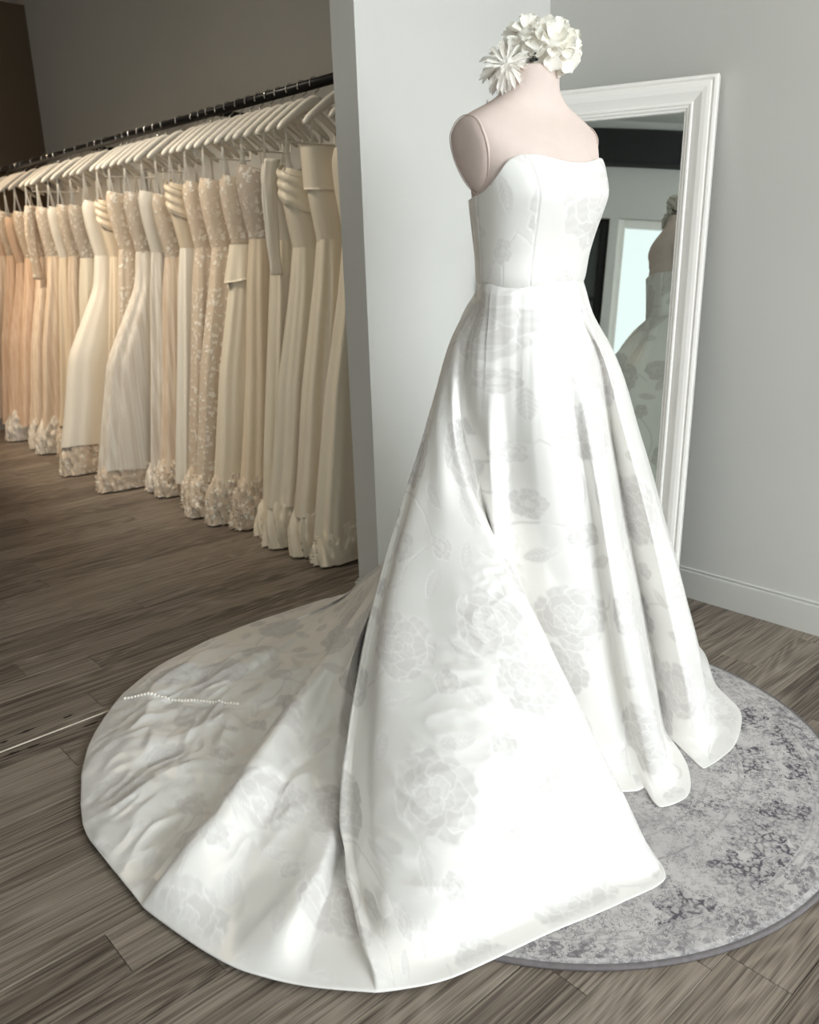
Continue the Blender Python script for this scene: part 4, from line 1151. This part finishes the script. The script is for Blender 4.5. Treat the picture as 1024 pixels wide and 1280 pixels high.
def train_heap(name, hw, z1, seed, mat, lim, xs, coarse):
    """a train gathered up and let down under the hem: a low crumpled heap of cloth"""
    na, nz = 168, 34
    a = np.arange(na) / na * 2 * PI; V = []
    k = 1.0 if coarse else 1.9
    for i in range(nz):
        t = i / (nz - 1)
        rad = 0.35 + 0.65 * math.sin(t * PI / 2) ** 0.7
        ca, sa = np.cos(a), np.sin(a)
        # ridged noise wrapped round the heap
        px, py = ca * 2.6 * k + seed, sa * 2.6 * k + t * 2.6 * k
        n1 = 1 - 2.2 * np.abs(perlin(px * 1.3, py * 1.3)); n2 = 1 - 2.2 * np.abs(perlin(px * 3.1 + 7, py * 3.1)); n3 = perlin(px * 8, py * 8 + 3)
        d = 0.045 * n1 + 0.022 * n2 + 0.010 * n3
        x = (hw * rad + d * (0.5 + 0.5 * t)) * np.sign(ca) * np.abs(ca) ** 0.8 + xs
        y_ = lim * np.tanh((lim * 1.1 * rad + d) * sa / lim)
        z = z1 * (1 - t ** 1.6) + 0.010 + 0.035 * n1 * t * (1 - t) * 3 + 0.010 * n2 * (1 - t)
        V.append(np.stack([x, y_, np.maximum(z, 0.004 + 0.006 * t)], axis=1))
    V = np.concatenate(V)
    me = mesh_np(name, V, grid_faces(nz, na, wrap=True).tolist() + [list(range(na))]); me.materials.append(mat)
    return me

def loop_mesh(x, top, bot, spread):
    """narrow ribbon from the hanger notch down to the bodice and back"""
    w_ = 0.0055; V = []; F = []
    path = [(x - spread, -0.012, bot), (x - spread * 0.4, -0.010, (top + bot) / 2), (x, -0.006, top), (x, 0.006, top), (x + spread * 0.4, 0.010, (top + bot) / 2), (x + spread, 0.012, bot)]
    for i, p in enumerate(path): V += [(p[0] - w_, p[1], p[2]), (p[0] + w_, p[1], p[2] + 0.0015)]
    return mesh_np('hanging_loop', np.array(V), grid_faces(len(path), 2)), path

def wrap_sheet(name, hw, ht, a0, a1, ztop, zbot, o0, o1, mat, pleat=0.0, kp=3, ripple=0.0, kr=6, room=1.0):
    """a piece of cloth lying round the near end of a bodice; ztop and zbot are functions of 0..1 along it, o0 and o1 the stand-off at top and bottom"""
    na, nz = 40, 16; V = []
    for side in (0, 1):
        for i in range(nz):
            t = i / (nz - 1)
            for j in range(na):
                u = j / (na - 1); a = math.radians(a0 + (a1 - a0) * u)
                o = o0 + (o1 - o0) * t + pleat * abs(math.sin(kp * PI * t)) + ripple * t * math.sin(kr * 2 * PI * u) - 0.005 * side
                o *= 0.25 + 0.75 * math.sin(PI * min(max(u, 0.04), 0.96)) ** 0.5
                ca, sa = math.cos(a), math.sin(a); e = 2 / 2.6
                x = (hw + o) * math.copysign(abs(ca) ** e, ca); y_ = (ht + o) * math.copysign(abs(sa) ** e, sa)
                V.append((x, room * math.tanh(y_ / room), ztop(u) + (zbot(u) - ztop(u)) * t))
    g0 = grid_faces(nz, na).tolist(); n = nz * na
    F = g0 + [[q + n for q in f[::-1]] for f in g0]
    ring = [j for j in range(na)] + [i * na + na - 1 for i in range(1, nz)] + [(nz - 1) * na + j for j in range(na - 2, -1, -1)] + [i * na for i in range(nz - 2, 0, -1)]
    F += [[ring[k], ring[(k + 1) % len(ring)], ring[(k + 1) % len(ring)] + n, ring[k] + n] for k in range(len(ring))]
    me = mesh_np(name, np.array(V), F); me.materials.append(mat)
    return me

def sleeve_mesh(name, pts, wd, th, mat, seed=0):
    """an empty sleeve hanging flat, swept along pts"""
    C, L = catmull(np.array(pts), 30); na = 24; r2 = np.random.default_rng(seed); ph = r2.uniform(0, 6, 3)
    a = np.arange(na) / na * 2 * PI; V = []
    for i in range(30):
        t = i / 29
        rip = 1 + 0.10 * np.sin(4 * a + ph[0] + t * 5) + 0.06 * np.sin(7 * a + ph[1] - t * 7)
        q = 1.0 - 0.25 * t + 0.1 * (t > 0.93)
        V.append(C[i] + np.stack([np.cos(a) * wd * q * rip, np.sin(a) * th * q * rip, np.zeros(na)], axis=1))
    me = mesh_np(name, np.concatenate(V), grid_faces(30, na, wrap=True).tolist() + [list(range(na))[::-1], list(range(29 * na, 30 * na))]); me.materials.append(mat)
    return me

ORD = ['first', 'second', 'third', 'fourth', 'fifth', 'sixth', 'seventh', 'eighth', 'ninth', 'tenth', 'eleventh', 'twelfth', 'thirteenth', 'fourteenth', 'fifteenth', 'sixteenth',
       'seventeenth', 'eighteenth', 'nineteenth', 'twentieth', 'twenty-first', 'twenty-second', 'twenty-third', 'twenty-fourth', 'twenty-fifth', 'twenty-sixth', 'twenty-seventh',
       'twenty-eighth', 'twenty-ninth', 'thirtieth', 'thirty-first', 'thirty-second', 'thirty-third', 'thirty-fourth', 'thirty-fifth', 'thirty-sixth', 'thirty-seventh', 'thirty-eighth']
# gowns along the rail, nearest first: rail position, bodice cloth, skirt cloth, description, cut, hem height, train cloth, extra
S = 'sheath'; Aline = 'aline'; Full = 'full'
GOWNS = [
 (2.86, G_IVORY, G_IVORY, 'ivory satin gown half hidden by the wall', Aline, 0.05, G_IVORY, None),
 (3.04, G_IVORY, G_IVORY, 'ivory satin gown with wide stiff folded band', Aline, 0.12, G_IVORY, 'band'),
 (3.22, G_IVORY, G_IVORY, 'ivory satin gown with crossed off-shoulder drape', Aline, 0.15, G_IVORY, 'drape'),
 (3.40, G_WHITE, G_IVORY, 'ivory satin gown with long hanging sleeves', S, 0.03, G_IVORY, 'sleeve'),
 (3.57, G_BEAD, G_CREAM, 'cream gown with beaded lace bodice', S, 0.12, G_LACE, None),
 (3.74, G_LACEI, G_IVORY, 'ivory gown with lace bodice and flared peplum', Aline, 0.13, G_LACEI, 'peplum'),
 (3.93, G_LACE, G_LACE, 'champagne gown covered in ivory lace sprays', Aline, 0.10, G_LACEI, None),
 (4.11, G_LACE, G_LACE, 'champagne lace gown, slimmer', S, 0.08, G_LACEI, None),
 (4.27, G_CREAM, G_WHITE, 'soft white gown with draped cream neckline', S, 0.08, None, 'drape'),
 (4.43, G_LACEI, G_CHAMP, 'champagne tulle gown with lace bodice', S, 0.08, G_LACE, None),
 (4.60, G_WHITE, G_TULLE, 'narrow white tulle gown', S, 0.06, G_TULLE, None),
 (4.80, G_BEAD, G_TULLE, 'full white tulle gown with grey beaded bodice', Full, 0.05, G_LACE, None),
 (5.01, G_LACE, G_LACEI, 'slim ivory lace gown', S, 0.09, G_LACE, None),
 (5.18, G_CREAM, G_CREAM, 'cream gown with pleated bodice', S, 0.10, G_CREAM, 'drape'),
 (5.38, G_WHITE, G_WHITE, 'flared soft white satin gown with wide hem', Full, 0.14, G_LACEI, None),
 (5.60, G_BEAD, G_IVORY, 'ivory gown with beaded bust', S, 0.12, G_BEAD, None),
 (5.80, G_LACEI, G_CHAMP, 'champagne tulle gown with lace top', S, 0.12, G_TULLE, None),
 (5.98, G_WHITE, G_CREAM, 'smooth cream gown with narrow skirt', S, 0.14, G_LACE, None),
 (6.18, G_BEAD, G_CHAMP, 'champagne tulle gown with beaded bodice', Aline, 0.14, G_TULLE, None),
 (6.40, G_LACE, G_CHAMP, 'pale champagne gown with lace sleeves', Aline, 0.14, G_TULLE, 'sleeve'),
 (6.62, G_LACE, G_BLUSH, 'peach gown with sparkling lace bodice', Aline, 0.14, None, None),
 (6.84, G_BLUSH, G_BLUSH, 'blush tulle gown', Aline, 0.12, G_TULLE, None),
 (7.06, G_LACE, G_BLUSH, 'blush gown with glittering lace bodice', Aline, 0.10, None, None),
 (7.26, G_BLUSH, G_CHAMP, 'dusky champagne gown at the far wall', Aline, 0.10, None, None),
]
BARE = [3.31, 3.49, 3.655, 3.83, 4.02, 4.19, 4.70, 4.90, 5.09, 5.49, 6.29, 6.95]
def place_hanger(yk, rz, label, bar):
    hg = tag(empty('clothes_hanger', (RX, yk, RZ_), rz), label, 'hanger', 'white hangers on the rail')
    link('hanger_body', HB, None, hg); link('hook', HH, None, hg)
    if bar: link('trouser_bar', HBAR, None, hg)
def rack():
    r2 = random.Random(17)
    n = len(GOWNS)
    for k, yk in enumerate(BARE):
        i = sum(g_[0] < yk for g_ in GOWNS)
        place_hanger(yk, math.radians(r2.uniform(-2.5, 2.5)), f'bare white hanger between the {ORD[i - 1]} and {ORD[i]} gowns from the partition wall', k % 2 == 0)
    for i, (yk, bmat, smat, desc, shape, hz, tmat, extra) in enumerate(GOWNS):
        rz = math.radians(r2.uniform(-2.5, 2.5))
        # the arms (local -x) point into the room and towards the camera
        place_hanger(yk, rz, f'white hanger carrying the {ORD[i]} gown from the grey partition wall', False)
        where = f'{ORD[i]} from the partition wall'
        lo = yk - GOWNS[i - 1][0] if i else 0.18
        hi = GOWNS[i + 1][0] - yk if i < n - 1 else 0.18
        room = 0.49 * min(lo, hi) * math.cos(rz)      # half the clear thickness along the rail
        g_ = tag(empty('bridal_gown', (RX, yk, 0), rz), f'{desc}, {where}', 'gown', 'bridal gowns on the rail')
        hw0 = r2.uniform(0.185, 0.205); th = room * r2.uniform(0.62, 0.72)
        top = 1.68 + r2.uniform(-0.035, 0.035)
        waist = top - 0.34
        # bodice
        prof = [(top, hw0 * 0.93, th * 0.85, 0, 0.002), (top - 0.05, hw0, th * 1.15, 0, 0.003), (top - 0.16, hw0 * 0.95, th * 1.2, 0, 0.003), (waist, hw0 * 0.78, th * 0.95, 0, 0.005)]
        bo = link('bodice', gown_shell('bodice', prof, 5, 100 + i, bmat, 56, 20, room), None, g_)
        # neckline dip: lower the middle of the top rows
        me = bo.data; co = np.empty(len(me.vertices) * 3, dtype=np.float32); me.vertices.foreach_get('co', co); co = co.reshape(-1, 3)
        k = np.clip(1 - np.abs(co[:, 0]) / hw0, 0, 1); rowt = np.clip((co[:, 2] - (top - 0.10)) / 0.10, 0, 1)
        co[:, 2] -= (0.045 * k + (0.03 if i % 2 else 0.0) * (k > 0.5) * k) * rowt; me.vertices.foreach_set('co', co.ravel()); me.update()
        flo, ht, am = {S: (0.29, room * 1.15, 0.022), Aline: (0.35, room * 1.3, 0.026), Full: (0.50, room * 1.6, 0.022)}[shape]
        hem = hz + (0.03 if tmat is not None else 0) + r2.uniform(-0.01, 0.03)
        prof = [(waist + 0.012, hw0 * 0.80, th * 1.0, 0, 0.003), (waist - 0.18, hw0 * 0.95, th * 1.25, 0, am * 0.5), (0.75, flo * 0.78, ht * 0.8, -0.01, am * 0.8), (0.35, flo * 0.93, ht * 0.95, -0.02, am), (hem, flo, ht, -0.03, am * 1.15)]
        tilt = r2.uniform(-0.05, 0.12)
        link('skirt', gown_shell('skirt', prof, {S: 9, Aline: 8, Full: 6}[shape], 200 + i, smat, 96, 44, room, tilt), None, g_)
        if tmat is not None:
            link('train', train_heap('train', flo * 0.90, hem + 0.10, 300 + i * 3.7, tmat, room, -0.05 - r2.uniform(0, 0.04), tmat in (G_IVORY, G_CREAM)), None, g_)
        # ribbon loops over the hanger ends
        for sx in (-1, 1):
            lm, _p = loop_mesh(sx * 0.165, RZ_ - 0.164, top - 0.02, 0.016 + 0.006 * (i % 3)); lm.materials.append(M_RIBBON)
            link('hanging_loop', lm, None, g_)
        bw, bt = hw0 * 0.97, th * 1.12
        if extra == 'band':
            link('folded_band', wrap_sheet('folded_band', bw, bt, 120, 325, lambda u: top + 0.045 - 0.02 * u, lambda u: top - 0.125 - 0.02 * u, 0.022, 0.014, bmat, 0.0, 1, 0.004, 2, room), None, g_)
        elif extra == 'drape':
            link('drape', wrap_sheet('drape', bw, bt, 130, 335, lambda u: top + 0.02 - 0.13 * u, lambda u: top - 0.10 - 0.16 * u, 0.012, 0.014, bmat, 0.012, 3, 0.003, 4, room), None, g_)
        elif extra == 'sleeve':
            link('sleeve', sleeve_mesh('sleeve', [(-bw + 0.02, -bt * 0.75, top + 0.01), (-bw - 0.01, -bt * 0.8, top - 0.12), (-bw - 0.012, -bt * 0.8, top - 0.30), (-bw, -bt * 0.75, top - 0.48)], 0.040, 0.013, bmat, i), None, g_)
        elif extra == 'peplum':
            link('peplum', wrap_sheet('peplum', hw0 * 0.8, th, 110, 330, lambda u: waist + 0.03, lambda u: waist - 0.17 + 0.05 * u, 0.008, 0.050, smat, 0.0, 1, 0.014, 4, room), None, g_)
rack()

# ------------------------------------------------------------------ ceiling lamps over the gowns (warm), plus an added wide fill 
def downlight(x, y_, power, col, label, aim=(0, 0, -1), size=70):
    t = tag(empty('ceiling_spotlight', (x, y_, ZC)), label, 'lamp')
    a = np.arange(28) / 28 * 2 * PI
    def rev(prof): return np.concatenate([np.stack([r_ * np.cos(a), r_ * np.sin(a), np.full(28, z)], axis=1) for r_, z in prof]), grid_faces(len(prof), 28, wrap=True)
    V, F = rev([(0.060, -0.0005), (0.062, -0.006), (0.052, -0.009), (0.046, -0.004), (0.044, -0.002)])
    link('trim_ring', mesh_np('trim_ring', V, F), M_FRAME, t)
    V, F = rev([(0.044, -0.0025), (0.02, -0.003), (0.001, -0.003)])
    em = NT('lamp_diffuser'); em.b.inputs['Emission Color'].default_value = (*col, 1); em.b.inputs['Emission Strength'].default_value = 6.0
    link('diffuser', mesh_np('diffuser', V, F), em.m, t)
    ld = bpy.data.lights.new('spot', 'SPOT'); ld.energy = power; ld.color = col; ld.spot_size = math.radians(size); ld.spot_blend = 0.8; ld.shadow_soft_size = 0.05
    o = bpy.data.objects.new('spot', ld); COL.objects.link(o); o.parent = t; o.location = (0, 0, -0.03)
    o.rotation_euler = Vector(aim).to_track_quat('-Z', 'Y').to_euler()
for yy, pw, colr, nm in ((3.5, 85, (1.0, 0.90, 0.76), 'nearest the partition wall'), (4.6, 165, (1.0, 0.88, 0.72), 'second from the partition wall'),
                        (5.7, 220, (1.0, 0.85, 0.66), 'third from the partition wall'), (6.8, 180, (1.0, 0.77, 0.54), 'farthest from the partition wall')):
    downlight(0.95, yy, pw, colr, f'round ceiling spotlight aimed at the gown rail, {nm}', (1.25, 0.0, -1.95), 58)
downlight(0.7, 3.7, 18, (1.0, 0.78, 0.54), 'wide round ceiling lamp added as warm fill in the middle of the room', (0.35, 0.1, -1.0), 150)  # unseen lamp, added as general warm fill for the wall above the rail
downlight(2.1, 0.2, 15, (1.0, 0.80, 0.60), 'round ceiling lamp over the rug', (0.25, 0.1, -1.0), 150)
